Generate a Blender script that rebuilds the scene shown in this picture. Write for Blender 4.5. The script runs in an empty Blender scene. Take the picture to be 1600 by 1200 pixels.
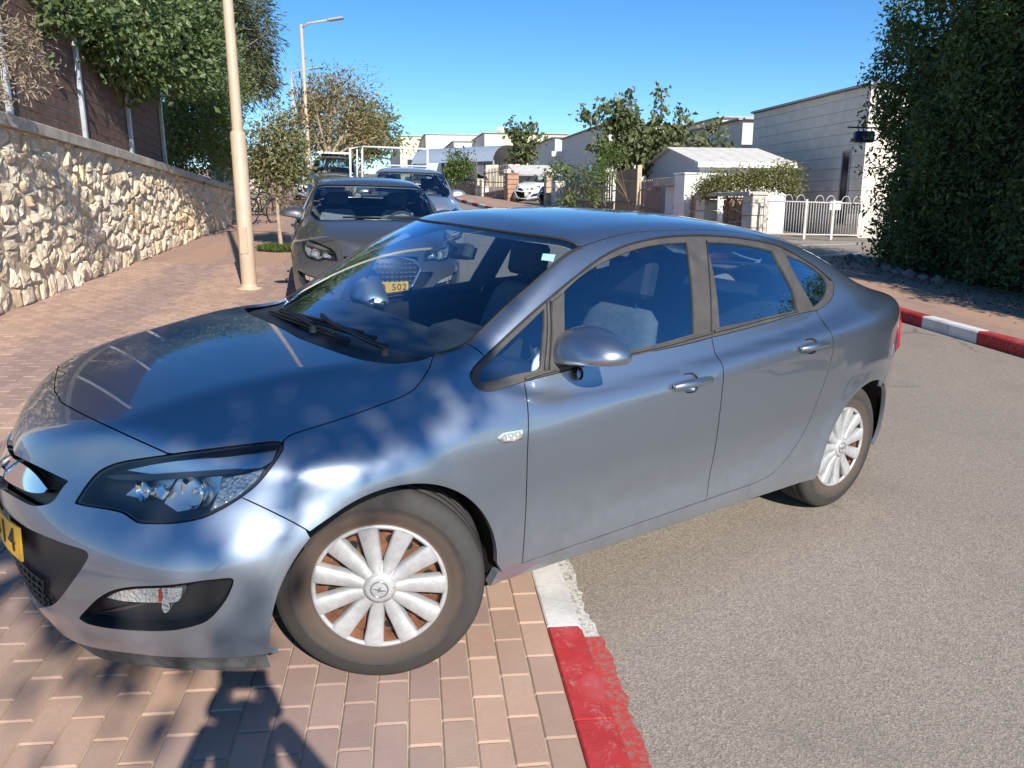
import bpy, bmesh, math, random
import numpy as np
from mathutils import Vector, Matrix
from mathutils.geometry import delaunay_2d_cdt
random.seed(7); np.random.seed(7)
scene = bpy.context.scene
COL = scene.collection
R = math.radians
# ------------------------------------------------------------------ camera, sky, sun, exposure
CAM_H = 1.6142; PITCH = R(13.0); FPX = 1203.0          # focal length in pixels of the 1600 px wide photograph
cam = bpy.data.cameras.new('camera'); cam.sensor_width = 36; cam.lens = FPX/1600*36
cam.clip_start = .05; cam.clip_end = 3000
camo = bpy.data.objects.new('camera', cam); COL.objects.link(camo)
camo.location = (0, 0, CAM_H); camo.rotation_euler = (R(90)-PITCH, 0, 0)
scene.camera = camo
SUN_EL = R(31.2); SUN_AZ = (.36, -.933)                    # horizontal direction towards the sun
world = bpy.data.worlds.new('World'); scene.world = world; world.use_nodes = True
wn = world.node_tree; wn.nodes.clear()
sky = wn.nodes.new('ShaderNodeTexSky'); sky.sky_type = 'NISHITA'; sky.sun_disc = False
sky.sun_elevation = SUN_EL; sky.sun_rotation = math.atan2(SUN_AZ[0], SUN_AZ[1])
sky.altitude = 2000; sky.air_density = 1.0; sky.dust_density = .05; sky.ozone_density = 4.0
bg = wn.nodes.new('ShaderNodeBackground'); bg.inputs[1].default_value = .12
wo = wn.nodes.new('ShaderNodeOutputWorld')
hs = wn.nodes.new('ShaderNodeHueSaturation'); hs.inputs['Saturation'].default_value = 1.22
wn.links.new(sky.outputs[0], hs.inputs['Color']); wn.links.new(hs.outputs[0], bg.inputs[0]); wn.links.new(bg.outputs[0], wo.inputs[0])
sun = bpy.data.lights.new('sun', 'SUN'); sun.energy = 4.8; sun.angle = R(.53); sun.color = (1, .94, .85)
suno = bpy.data.objects.new('sun', sun); COL.objects.link(suno)
sd3 = Vector((SUN_AZ[0]*math.cos(SUN_EL), SUN_AZ[1]*math.cos(SUN_EL), math.sin(SUN_EL)))
suno.rotation_euler = sd3.to_track_quat('Z', 'Y').to_euler()
vs = scene.view_settings; vs.view_transform = 'Standard'; vs.look = 'None'; vs.gamma = 1; vs.exposure = .48
scene.cycles.max_bounces = 10; scene.cycles.transparent_max_bounces = 24
scene.cycles.use_denoising = True

# ------------------------------------------------------------------ photo pixel -> ray, ground
CP, SP = math.cos(PITCH), math.sin(PITCH)
CAMP = np.array([0, 0, CAM_H])
def pray(u, v):
    a = (u-800)/FPX; b = (v-600)/FPX
    return np.array([a, CP-b*SP, -b*CP-SP])
STREET = np.array([-.203, .979])                          # uphill direction of the street
GRAD = .05*STREET+.022*np.array([-.979, -.203])
KERB = .053
def gz(x, y): return GRAD[0]*x+GRAD[1]*y                  # height of the left pavement
def gpix(u, v, off=0.):                                   # pixel -> point on the ground
    d = pray(u, v); t = (CAM_H-off)/(GRAD[0]*d[0]+GRAD[1]*d[1]-d[2])
    return CAMP+t*d
def at_depth(u, v, y):                                    # pixel -> point at a forward distance
    d = pray(u, v); return CAMP+d*(y/d[1])

# the car's frame: x back, y left, z up, origin under the front axle
_F = CAMP+np.array([-.42, 2.45*CP-.64*SP, -(.64*CP+2.45*SP)])      # hub faces, from the wheels' pixels and the 2.685 m wheelbase
_R = CAMP+np.array([1.73, 4.03*CP-.326*SP, -(.326*CP+4.03*SP)])
_x = (_R-_F)/np.linalg.norm(_R-_F)
_y = np.array([_x[1], -_x[0], 0]); _y /= np.linalg.norm(_y); _z = np.cross(_y, _x)
_z = _z if _z[2] > 0 else -_z
_q = R(3.1)
CY = _y*math.cos(_q)-_z*math.sin(_q); CZ = _z*math.cos(_q)+_y*math.sin(_q); CX = _x
CO = _F-.80*CY-.326*CZ
CM = np.stack([CX, CY, CZ]); CC = CM @ (CAMP-CO)                     # camera in the car's frame (x back, y left, z up)

CMX, COX = CM, CO

# ------------------------------------------------------------------ materials
class NT:
    def __init__(s, name):
        s.m = bpy.data.materials.new(name); s.m.use_nodes = True; s.t = s.m.node_tree
        s.b = s.t.nodes['Principled BSDF']; s.out = s.t.nodes['Material Output']
    def n(s, typ, **kw):
        nd = s.t.nodes.new('ShaderNode'+typ)
        for k, v in kw.items(): setattr(nd, k, v)
        return nd
    def l(s, a, b): s.t.links.new(a, b)
    def coord(s, kind='Object', scale=None):
        c = s.n('TexCoord'); o = c.outputs[kind]
        if scale:
            mp = s.n('Mapping'); mp.inputs['Scale'].default_value = scale; s.l(o, mp.inputs[0]); o = mp.outputs[0]
        return o
    def noise(s, vec, scale, detail=4, rough=.55, dist=0):
        nd = s.n('TexNoise'); nd.inputs['Scale'].default_value = scale; nd.inputs['Detail'].default_value = detail
        nd.inputs['Roughness'].default_value = rough; nd.inputs['Distortion'].default_value = dist
        s.l(vec, nd.inputs['Vector']); return nd.outputs[0]
    def ramp(s, fac, *stops):
        r = s.n('ValToRGB'); e = r.color_ramp.elements
        while len(e) < len(stops): e.new(.5)
        for i, (p, c) in enumerate(stops):
            e[i].position = p; e[i].color = (*c, 1) if len(c) == 3 else c
        s.l(fac, r.inputs[0]); return r.outputs[0]
    def mix(s, fac, a, b, mode='MIX'):
        m = s.n('Mix', data_type='RGBA', blend_type=mode)
        for sock, v in ((m.inputs[0], fac), (m.inputs[6], a), (m.inputs[7], b)):
            if hasattr(v, 'links'): s.l(v, sock)
            elif isinstance(v, (int, float)): sock.default_value = v
            else: sock.default_value = (*v, 1)
        return m.outputs[2]
    def math(s, op, a, b=0.):
        m = s.n('Math', operation=op)
        for i, v in enumerate((a, b)):
            if hasattr(v, 'links'): s.l(v, m.inputs[i])
            else: m.inputs[i].default_value = v
        return m.outputs[0]
    def bump(s, h, strength=.3, dist=.01):
        b = s.n('Bump'); b.inputs['Strength'].default_value = strength; b.inputs['Distance'].default_value = dist
        s.l(h, b.inputs['Height']); s.l(b.outputs[0], s.b.inputs['Normal'])
    def set(s, **kw):
        for k, v in kw.items():
            k = {'col': 'Base Color', 'rough': 'Roughness', 'metal': 'Metallic', 'coat': 'Coat Weight', 'coatr': 'Coat Roughness', 'spec': 'Specular IOR Level',
                 'trans': 'Transmission Weight', 'ior': 'IOR', 'emit': 'Emission Color', 'emits': 'Emission Strength', 'sub': 'Subsurface Weight', 'alpha': 'Alpha', 'sheen': 'Sheen Weight'}.get(k, k)
            i = s.b.inputs[k]
            if hasattr(v, 'links'): s.l(v, i)
            elif isinstance(v, (tuple, list)) and len(v) == 3: i.default_value = (*v, 1)
            else: i.default_value = v
        return s
MATS = {}
def plain(name, col, rough=.5, metal=0., var=.15, nscale=8., bump=0., bscale=60., **kw):
    """principled material with a slow colour variation, so that nothing is one flat tone"""
    if name in MATS: return MATS[name]
    t = NT(name); v = t.coord()
    if var:
        n = t.noise(v, nscale, 5, .6)
        lo = tuple(c*(1-var) for c in col); hi = tuple(min(1, c*(1+var)) for c in col)
        t.set(col=t.ramp(n, (.3, lo), (.7, hi)))
        t.set(rough=t.math('MULTIPLY_ADD', n, .16)); t.b.inputs['Roughness'].links[0].from_node.inputs[2].default_value = max(0, rough-.08)
    else: t.set(col=col, rough=rough)
    if bump: t.bump(t.noise(v, bscale, 4, .6), bump, .005)
    t.set(metal=metal, **kw); MATS[name] = t.m; return t.m

# ------------------------------------------------------------------ objects
def tag(o, label=None, cat=None, group=None, kind=None):
    if label: o['label'] = label
    if cat: o['category'] = cat
    if group: o['group'] = group
    if kind: o['kind'] = kind
    return o
def link(name, me, parent=None, mats=None):
    o = bpy.data.objects.new(name, me); COL.objects.link(o)
    if mats is not None and me is not None and not me.materials:
        for m in (mats if isinstance(mats, (list, tuple)) else [mats]): me.materials.append(m)
    if parent is not None:
        o.parent = parent
        if parent.name in WSPACE: o.matrix_parent_inverse = WSPACE[parent.name]
    return o
WSPACE = {}                                               # things whose parts are given in world coordinates
def base_empty(name, base, label=None, cat=None, group=None):
    o = empty(name, tuple(base), None, label, cat, group); WSPACE[o.name] = Matrix.Translation(-Vector(base)); return o
def empty(name, loc=(0, 0, 0), rot=None, label=None, cat=None, group=None):
    o = bpy.data.objects.new(name, None); COL.objects.link(o); o.empty_display_size = .2
    o.location = loc
    if rot is not None: o.rotation_euler = rot
    return tag(o, label, cat, group)
def copy_tree(o, parent=None):
    c = o.copy(); COL.objects.link(c)
    if parent is not None: c.parent = parent
    for ch in o.children: copy_tree(ch, c)
    return c
class MB:
    """collects shapes into one mesh"""
    def __init__(s): s.v = []; s.f = []; s.mi = []; s.sm = []
    def add(s, verts, faces, mi=0, smooth=False):
        b = len(s.v); s.v += [tuple(map(float, p)) for p in verts]
        for f in faces: s.f.append([b+i for i in f]); s.mi.append(mi); s.sm.append(smooth)
        return s
    def box(s, c, d, rot=None, mi=0, bevel=0.):
        hx, hy, hz = d[0]/2, d[1]/2, d[2]/2
        if bevel:
            b = min(bevel, hx*.49, hy*.49, hz*.49); vs = []; 
            for sx in (-1, 1):
                for sy in (-1, 1):
                    for sz in (-1, 1):
                        vs += [(sx*hx, sy*(hy-b), sz*(hz-b)), (sx*(hx-b), sy*hy, sz*(hz-b)), (sx*(hx-b), sy*(hy-b), sz*hz)]
            bm = bmesh.new(); [bm.verts.new(v) for v in vs]
            r = bmesh.ops.convex_hull(bm, input=bm.verts); bm.verts.index_update(); bm.normal_update()
            bmesh.ops.dissolve_limit(bm, angle_limit=.02, verts=bm.verts, edges=bm.edges); bm.verts.index_update()
            vs = [v.co.copy() for v in bm.verts]; fs = [[v.index for v in f.verts] for f in bm.faces]; bm.free()
        else:
            vs = [Vector((x, y, z)) for x in (-hx, hx) for y in (-hy, hy) for z in (-hz, hz)]
            fs = [(0, 1, 3, 2), (4, 6, 7, 5), (0, 4, 5, 1), (2, 3, 7, 6), (0, 2, 6, 4), (1, 5, 7, 3)]
        M = rot if rot is not None else Matrix.Identity(3)
        return s.add([tuple(M @ Vector(v)+Vector(c)) for v in vs], fs, mi)
    def tube(s, pts, r, n=8, mi=0, smooth=True, caps=True, closed=False):
        P = [Vector(p) for p in pts]; rr = r if isinstance(r, (list, tuple)) else [r]*len(P)
        m = len(P); rings = []; up = None
        for i in range(m):
            if closed: t = P[(i+1) % m]-P[i-1]
            else: t = P[min(i+1, m-1)]-P[max(i-1, 0)]
            t.normalize()
            if up is None: up = Vector((0, 0, 1)) if abs(t.z) < .9 else Vector((1, 0, 0))
            a = t.cross(up)
            if a.length < 1e-5: a = t.orthogonal()
            a.normalize(); up = a.cross(t).normalized()
            rings.append([P[i]+rr[i]*(math.cos(q)*a+math.sin(q)*up) for q in [2*math.pi*k/n for k in range(n)]])
        vs = [v for rg in rings for v in rg]; fs = []
        for i in range(m if closed else m-1):
            j = (i+1) % m
            for k in range(n):
                l = (k+1) % n; fs.append((i*n+k, i*n+l, j*n+l, j*n+k))
        if caps and not closed: fs += [tuple(range(n))[::-1], tuple((m-1)*n+k for k in range(n))]
        return s.add(vs, fs, mi, smooth)
    def lathe(s, prof, n=32, axis='Z', c=(0, 0, 0), mi=0, smooth=True, ang=2*math.pi):
        vs = []; fs = []; m = len(prof); full = abs(ang-2*math.pi) < 1e-6; cols = n if full else n+1
        for k in range(cols):
            a = ang*k/n; ca, sa = math.cos(a), math.sin(a)
            for r, h in prof:
                p = {'Z': (r*ca, r*sa, h), 'Y': (r*ca, h, r*sa), 'X': (h, r*ca, r*sa)}[axis]
                vs.append((p[0]+c[0], p[1]+c[1], p[2]+c[2]))
        for k in range(n):
            l = (k+1) % cols
            for i in range(m-1): fs.append((k*m+i, l*m+i, l*m+i+1, k*m+i+1))
        return s.add(vs, fs, mi, smooth)
    def prism(s, poly, h0, h1, axis='Z', mi=0, smooth=False):
        """extrude a 2D polygon along an axis"""
        n = len(poly); mk = {'Z': lambda a, b, h: (a, b, h), 'Y': lambda a, b, h: (a, h, b), 'X': lambda a, b, h: (h, a, b)}[axis]
        vs = [mk(a, b, h0) for a, b in poly]+[mk(a, b, h1) for a, b in poly]
        fs = [tuple(range(n))[::-1], tuple(range(n, 2*n))]+[(i, (i+1) % n, n+(i+1) % n, n+i) for i in range(n)]
        return s.add(vs, fs, mi, smooth)
    def mesh(s, name, mats, recalc=True):
        me = bpy.data.meshes.new(name); me.from_pydata(s.v, [], s.f)
        for m in (mats if isinstance(mats, (list, tuple)) else [mats]): me.materials.append(m)
        me.polygons.foreach_set('material_index', s.mi); me.polygons.foreach_set('use_smooth', s.sm)
        if recalc:
            bm = bmesh.new(); bm.from_mesh(me); bmesh.ops.recalc_face_normals(bm, faces=bm.faces); bm.to_mesh(me); bm.free()
        me.update(); return me
    def build(s, name, mats, parent=None, recalc=True): return link(name, s.mesh(name, mats, recalc), parent)
def bezier(P, n=12):
    """Catmull-Rom through points"""
    P = [Vector(p) for p in P]; out = []
    for i in range(len(P)-1):
        a, b, c, d = P[max(i-1, 0)], P[i], P[i+1], P[min(i+2, len(P)-1)]
        for k in range(n):
            t = k/n
            out.append(.5*((2*b)+(c-a)*t+(2*a-5*b+4*c-d)*t*t+(3*b-a-3*c+d)*t**3))
    out.append(P[-1]); return out
# ------------------------------------------------------------------ ground, road, pavements, kerbs
KL = [(.72, -1.2), (.47, .85), (.345, 1.877), (.199, 3.066), (-.05, 5.1), (-.38, 7.0), (-1.1, 10.5), (-3.2, 19.5), (-6.3, 33.0), (-11.5, 56.0), (-20, 92)]   # road edge of the left kerb
KR = [(6.45, 0), (5.17, 7.64), (4.84, 9.53), (4.25, 12.8), (3.6, 15.2)]                                                                       # road edge of the right kerb
RED = (.45, .030, .032); WHITE = (.72, .70, .66)
def lerp_poly(P, s):
    P = np.array(P, float); d = np.concatenate([[0], np.cumsum(np.linalg.norm(np.diff(P, axis=0), axis=1))])
    x = np.interp(s, d, P[:, 0]); y = np.interp(s, d, P[:, 1]); return np.array([x, y]), d[-1]
def klx(y): return float(np.interp(y, [p[1] for p in KL], [p[0] for p in KL]))
def sheet(name, poly, zoff, mat, step=None, kind='structure'):
    bm = bmesh.new(); vs = [bm.verts.new((x, y, gz(x, y)+zoff)) for x, y in poly]; f = bm.faces.new(vs)
    bmesh.ops.triangulate(bm, faces=[f]); me = bpy.data.meshes.new(name); bm.normal_update()
    if bm.faces[:][0].normal.z < 0: bmesh.ops.reverse_faces(bm, faces=bm.faces)
    bm.to_mesh(me); bm.free(); o = link(name, me, None, mat); 
    if kind: o['kind'] = kind
    return o
def asphalt(name, tone=(.315, .265, .215)):
    t = NT(name); v = t.coord()
    vo = t.n('TexVoronoi'); vo.inputs['Scale'].default_value = 150; t.l(v, vo.inputs['Vector'])
    v2 = t.n('TexVoronoi'); v2.inputs['Scale'].default_value = 290; t.l(v, v2.inputs['Vector'])
    n1 = t.noise(v, .55, 5, .6); n2 = t.noise(v, 9, 6, .7)
    sepc = t.n('SeparateColor'); t.l(vo.outputs['Color'], sepc.inputs[0])
    sep2 = t.n('SeparateColor'); t.l(v2.outputs['Color'], sep2.inputs[0])
    d = tuple(c*.50 for c in tone); l = tuple(min(1, c*1.45) for c in tone)
    c = t.ramp(sepc.outputs[0], (.0, d), (.30, tuple(c*.8 for c in tone)), (.62, tone), (1., l))
    c2 = t.ramp(sep2.outputs[0], (.0, d), (.5, tone), (1., l)); c = t.mix(.4, c, c2)
    c = t.mix(t.math('MULTIPLY', t.ramp(n1, (.35, (0, 0, 0)), (.7, (1, 1, 1))), .22), c, tuple(x*.62 for x in tone))
    v3 = t.n('TexVoronoi', feature='DISTANCE_TO_EDGE'); v3.inputs['Scale'].default_value = .42; wv = t.n('VectorMath', operation='ADD'); nzc = t.n('TexNoise'); nzc.inputs['Scale'].default_value = 2.2; nzc.inputs['Detail'].default_value = 6; t.l(v, nzc.inputs['Vector']); vm = t.n('VectorMath', operation='SCALE'); vm.inputs[3].default_value = .35; t.l(nzc.outputs[1], vm.inputs[0]); t.l(v, wv.inputs[0]); t.l(vm.outputs[0], wv.inputs[1]); t.l(wv.outputs[0], v3.inputs['Vector'])
    crack = t.math('MULTIPLY', t.math('LESS_THAN', v3.outputs['Distance'], .006), t.ramp(n1, (.48, (0, 0, 0)), (.56, (1, 1, 1)))); c = t.mix(t.math('MULTIPLY', crack, .55), c, (.06, .055, .05))
    c = t.mix(t.math('MULTIPLY', t.ramp(n2, (.62, (0, 0, 0)), (.8, (1, 1, 1))), .35), c, (.07, .066, .062))
    big = t.noise(v, 1.5, 5, .65); c = t.mix(t.math('MULTIPLY', t.ramp(big, (.55, (0, 0, 0)), (.72, (1, 1, 1))), .30), c, tuple(x*.55 for x in tone))
    oil = t.noise(v, 1.15, 2, .4); c = t.mix(t.math('MULTIPLY', t.ramp(oil, (.70, (0, 0, 0)), (.76, (1, 1, 1))), .40), c, (.09, .08, .075))
    t.set(col=c, rough=.86, spec=.35); h = t.math('ADD', vo.outputs['Distance'], t.math('MULTIPLY', v2.outputs['Distance'], .5)); t.bump(h, .35, .005); return t.m
def paver_far():
    t = NT('paving_far'); v = t.coord(); mp = t.n('Mapping'); mp.inputs['Rotation'].default_value = (0, 0, R(-90-8.5)); t.l(v, mp.inputs[0])
    b = t.n('TexBrick'); b.inputs['Scale'].default_value = 1; b.inputs['Brick Width'].default_value = .2; b.inputs['Row Height'].default_value = .1; b.inputs['Mortar Size'].default_value = .004
    t.l(mp.outputs[0], b.inputs[0]); b.inputs['Color1'].default_value = (.42, .27, .20, 1); b.inputs['Color2'].default_value = (.34, .22, .18, 1); b.inputs['Mortar'].default_value = (.46, .35, .27, 1)
    s = t.n('SeparateXYZ'); t.l(mp.outputs[0], s.inputs[0])
    w = t.math('SINE', t.math('ADD', t.math('MULTIPLY', s.outputs[1], 5.4), t.math('MULTIPLY', t.noise(v, .6, 3), 5.)))
    c = t.mix(t.math('MULTIPLY', t.math('GREATER_THAN', w, -.1), .62), b.outputs[0], (.49, .30, .19)); c = t.mix(t.math('MULTIPLY', t.noise(v, 2.5, 6, .7), .5), c, (.30, .19, .14))
    t.set(col=c, rough=.88); return t.m
EARTH = plain('dry_earth', (.23, .17, .12), .95, var=.3, nscale=3)
sheet('ground', [(-160, -60), (160, -60), (160, 170), (-160, 170)], -.20, EARTH)
ROADM = asphalt('worn_asphalt'); PFAR = paver_far()
left_edge = [(x, y) for x, y in KL]
road = sheet('road', [(.72, -12), (30, -12), (30, 24), (7.4, 24), (6.9, 21.6), (2.1, 23.2), (-1.15, 33.8), (-6.5, 56), (-15, 92), (-22, 92), (-11.5, 57), (-6.5, 33.), (-3.4, 19.5), (-1.3, 10.5), (-.55, 7.0), (-.2, 5.1)], -KERB, ROADM)
pave = sheet('pavement_left', [(x-.02, y) for x, y in [(.95, -12)]+KL]+[(-60, 92), (-60, -12)], -.012, PFAR)
right_pave = sheet('pavement_right', [(p[0]+.14, p[1]) for p in KR]+[(4.2, 16.3), (30, 17.5), (30, -6), (8.2, -6)], .080, PFAR)
far_pave = sheet('pavement_right', [(6.9, 21.6), (2.3, 23.2), (-1.0, 33.8), (-6.3, 56), (-14, 92), (-8, 92), (-2.6, 50.5), (.4, 38.5), (7.05, 22.2)], .06, PFAR)
SAND = plain('joint_sand', (.46, .37, .27), .95, var=.25, nscale=20)
sand = sheet('joint_sand', [(.30, .9), (.075, 3.0), (-.16, 5.1), (-.55, 7.4), (-1.6, 12.4), (-6.0, 12.4), (-5.25, 7.9), (-4.6, 3), (-2.5, .9)], -.0065, SAND, kind=None); sand.parent = pave
# kerb stones, painted red and white
def kerb_mat(name, col):
    t = NT(name); v = t.coord(); n = t.noise(v, 16, 8, .72); n2 = t.noise(v, 95, 4, .6); n3 = t.noise(v, 3.2, 4, .6)
    worn = t.ramp(t.math('ADD', t.math('MULTIPLY', n, .75), t.math('MULTIPLY', n2, .35)), (.60, (0, 0, 0)), (.76, (1, 1, 1)))
    dark = tuple(c*.62 for c in col); lite = tuple(min(1, c*.92+.07) for c in col)
    base = t.ramp(n3, (.30, dark), (.52, col), (.72, lite))
    t.set(col=t.mix(t.math('MULTIPLY', worn, .6), base, (.42, .38, .34)), rough=.78); t.bump(t.math('ADD', n, t.math('MULTIPLY', n2, .6)), .5, .006); return t.m
KRED, KWHT, KGREY = kerb_mat('red_kerb_paint', RED), kerb_mat('white_kerb_paint', WHITE), kerb_mat('bare_kerb', (.36, .33, .29))
def kerb(name, line, top, bottom, width, side, seq, s0, s1, L, label=None):
    root = empty(name); root['kind'] = 'structure'; s = s0; i = 0
    while s < s1-.05:
        a, tot = lerp_poly(line, s+.006); b, _ = lerp_poly(line, min(s+L, tot)-.004); d = (b-a)/np.linalg.norm(b-a); nrm = np.array([-d[1], d[0]])*side
        q = [a, b, b+nrm*width, a+nrm*width]; bv = .018; m = MB()
        ins = [a+nrm*bv, b+nrm*bv, b+nrm*(width-.006), a+nrm*(width-.006)]
        vs = [(p[0], p[1], gz(*p)+bottom) for p in q]+[(p[0], p[1], gz(*p)+top-(bv if k < 2 else .006)) for k, p in enumerate(q)]+[(p[0], p[1], gz(*p)+top+random.uniform(-.002, .002)) for p in ins]
        m.add(vs, [(0, 1, 5, 4), (1, 2, 6, 5), (2, 3, 7, 6), (3, 0, 4, 7), (4, 5, 9, 8), (5, 6, 10, 9), (6, 7, 11, 10), (7, 4, 8, 11), (8, 9, 10, 11)])
        m.build('kerb_stone', seq(s), root); s += L; i += 1
        if s > tot-.2: break
    return root
_, ktot = lerp_poly(KL, 0)
sb = 2.065+1.035+.70                                     # distance along the kerb where the paint changes from red to white
def seqL(s): return KRED if int(math.floor((s-sb+20)/1.0)) % 2 == 1 else KWHT
_d = np.concatenate([[0], np.cumsum(np.linalg.norm(np.diff(np.array(KL), axis=0), axis=1))])
kerb('kerb_left', KL, .0, -.3, .13, 1, seqL, sb-4, 40, .5)
# right kerb: colour changes at the photo's seams
rs = [np.linalg.norm(np.array(KR[1])-np.array(KR[0]))]
s_b1 = rs[0]+ (8.28-7.64)/.985; s_b2 = rs[0]+(9.15-7.64)/.985
def seqR(s): return KWHT if int(math.floor((s-s_b1+20*(s_b2-s_b1)+.01)/(s_b2-s_b1))) % 2 == 0 else KRED
kerb('kerb_right', KR, .087, -.3, .15, -1, seqR, s_b1-4*(s_b2-s_b1), s_b1+8*(s_b2-s_b1), (s_b2-s_b1)/2)
kerb('kerb_right', [(2.3, 23.2), (-1.0, 33.8), (-6.3, 56), (-14, 92)], .065, -.3, .14, -1, lambda s: KRED if int(s/1.5) % 2 else KWHT, 0, 36, .75)
# paint spilled on to the asphalt along the left kerb, and lot lines
def spill(s0, s1, mat, w0=.035, w1=.055):
    n = int((s1-s0)/.02); m = MB(); vs = []
    for i in range(n+1):
        s = s0+(s1-s0)*i/n; a, _ = lerp_poly(KL, s); b, _ = lerp_poly(KL, s+.05); d = (b-a)/np.linalg.norm(b-a); nr = np.array([d[1], -d[0]]); w = w0+(w1-w0)*(.5+.28*math.sin(s*9)+.22*math.sin(s*31+1)+.2*math.sin(s*77)+random.uniform(-.25, .25))
        for p in (a-nr*.02, a+nr*w): vs.append((p[0], p[1], gz(*p)-KERB+.004))
    m.add(vs, [(2*i, 2*i+1, 2*i+3, 2*i+2) for i in range(n)]); m.build('paint_spill', mat, road)
def spill_mat(name, col):
    t = NT(name); v = t.coord(); n = t.noise(v, 55, 5, .7); t.set(col=t.mix(t.ramp(n, (.46, (0, 0, 0)), (.66, (1, 1, 1))), col, (.22, .18, .15)), rough=.85); return t.m
spill(sb-2.4, sb, spill_mat('red_spill', (.46, .045, .04)), .065, .085); spill(sb, sb+1.4, spill_mat('white_spill', (.62, .60, .55)), .05, .075)
LINE = plain('lot_line_paint', (.62, .62, .60), .8, var=.25, nscale=6)
for (u0, v0, u1, v1) in ((1180, 386, 1345, 381), (1200, 404, 1345, 396)):
    a, b = gpix(u0, v0, -KERB), gpix(u1, v1, -KERB); d = (b-a)[:2]; d /= np.linalg.norm(d); nr = np.array([-d[1], d[0]])*.06; m = MB()
    m.add([(p[0]+q*nr[0], p[1]+q*nr[1], gz(p[0]+q*nr[0], p[1]+q*nr[1])-KERB+.004) for p, q in ((a, -1), (b, -1), (b, 1), (a, 1))], [(0, 1, 2, 3)]); m.build('lot_line', LINE, road)
# ------------------------------------------------------------------ pavers: rows along the kerb, running bond
kd = np.array([-.122, .9925]); kn = np.array([-kd[1], kd[0]])           # along the kerb, away from the road
k0 = np.array([.345, 1.877])+kn*.134
def brick_mesh():
    m = MB(); m.box((0, 0, -.03), (.0962, .1962, .06), bevel=.005); me = m.mesh('brick', [])
    return me
def paver_material(name, source):
    t = NT(name); v = t.coord()
    if source == 'obj': c = t.n('ObjectInfo').outputs['Color']
    else:
        a = t.n('Attribute'); a.attribute_name = 'tone'; c = a.outputs['Color']
    gp = t.n('NewGeometry'); n = t.noise(gp.outputs['Position'], 38, 7, .72); n2 = t.noise(gp.outputs['Position'], 3.5, 4, .6)
    c = t.mix(t.math('MULTIPLY', n, .55), c, (.30, .21, .165)); c = t.mix(t.math('MULTIPLY', t.ramp(n2, (.45, (0, 0, 0)), (.75, (1, 1, 1))), .35), c, (.50, .38, .29))
    t.set(col=c, rough=.88, spec=.3); t.bump(t.noise(gp.outputs['Position'], 160, 5, .75), .45, .004); return t.m
BRO, BRA = paver_material('paver_single', 'obj'), paver_material('paver_many', 'attr')
def tone(l, s):
    """laid in bands along the street: sandy orange and mauve brown"""
    g = math.sin(l*4.3+1.35+.9*math.sin(s*.35))+random.gauss(0, .33)
    o = np.array((.50, .325, .235)); mv = np.array((.36, .245, .215)); f = 1/(1+math.exp(-6*(g+.05)))
    return tuple((o*f+mv*(1-f))*random.uniform(.86, 1.16))
bricks = []
tilt = Vector((-GRAD[0], -GRAD[1], 1)).normalized(); xax = Vector((kn[0], kn[1], 0)); xax = (xax-tilt*xax.dot(tilt)).normalized(); yax = tilt.cross(xax)
BROT = Matrix((xax, yax, tilt)).transposed()
for r in range(0, 66):
    l = .05+r*.1; sh = .1*(r % 2)
    for c in range(-8, 62):
        s = c*.2+sh+.03
        p = k0+kn*l+kd*s; dist = math.hypot(p[0], p[1])
        if p[1] < .95 or p[1] > 12.5: continue
        q = np.array([p[0], p[1], gz(*p)])-CAMP; dep = q[1]*CP-q[2]*SP; u = 800+FPX*q[0]/dep; v = 600+FPX*(-q[1]*SP-q[2]*CP)/dep
        if u < -260 or u > 1150 or v > 1330: continue
        wallx = -5.29-(p[1]-7.92)*.161
        if p[0] < wallx+.02: continue
        # hidden under the car
        cc = CMX @ (np.array([p[0], p[1], gz(*p)])-COX)
        if -.05 < cc[0] < 2.9 and -.9 < cc[1] < .15: continue
        bricks.append((dist, p, l, s, -60 < u < 960 and v < 1215))
bricks.sort(key=lambda b: (not b[4], b[0]))
bme = brick_mesh(); bme.materials.append(BRO)
many = []
for i, (dist, p, l, s, vis) in enumerate(bricks):
    col = tone(l, s); M = Matrix.Translation((p[0], p[1], gz(*p)+random.uniform(-.0012, .0012))) @ (BROT @ Matrix.Rotation(random.gauss(0, .006), 3, 'Z') @ Matrix.Rotation(random.gauss(0, .004), 3, 'X')).to_4x4()
    if i < 300:
        o = link('brick', bme, pave); o.matrix_world = M; o.color = (*col, 1)
    else: many.append((M, col))
bv = np.array([v.co[:] for v in bme.vertices]); bf = [list(p.vertices) for p in bme.polygons]
V = []; F = []; Cc = []
for k, (M, col) in enumerate(many):
    A = np.array(M); V.append(bv @ A[:3, :3].T+A[:3, 3]); F += [[i+k*len(bv) for i in f] for f in bf]; Cc.append(np.tile((*col, 1), (len(bv), 1)))
me = bpy.data.meshes.new('paver_field'); me.from_pydata(np.concatenate(V).tolist(), [], F); at = me.color_attributes.new('tone', 'FLOAT_COLOR', 'POINT'); at.data.foreach_set('color', np.concatenate(Cc).ravel()); me.materials.append(BRA)
pf = link('paver_field', me, pave); pf['kind'] = 'stuff'
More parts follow.
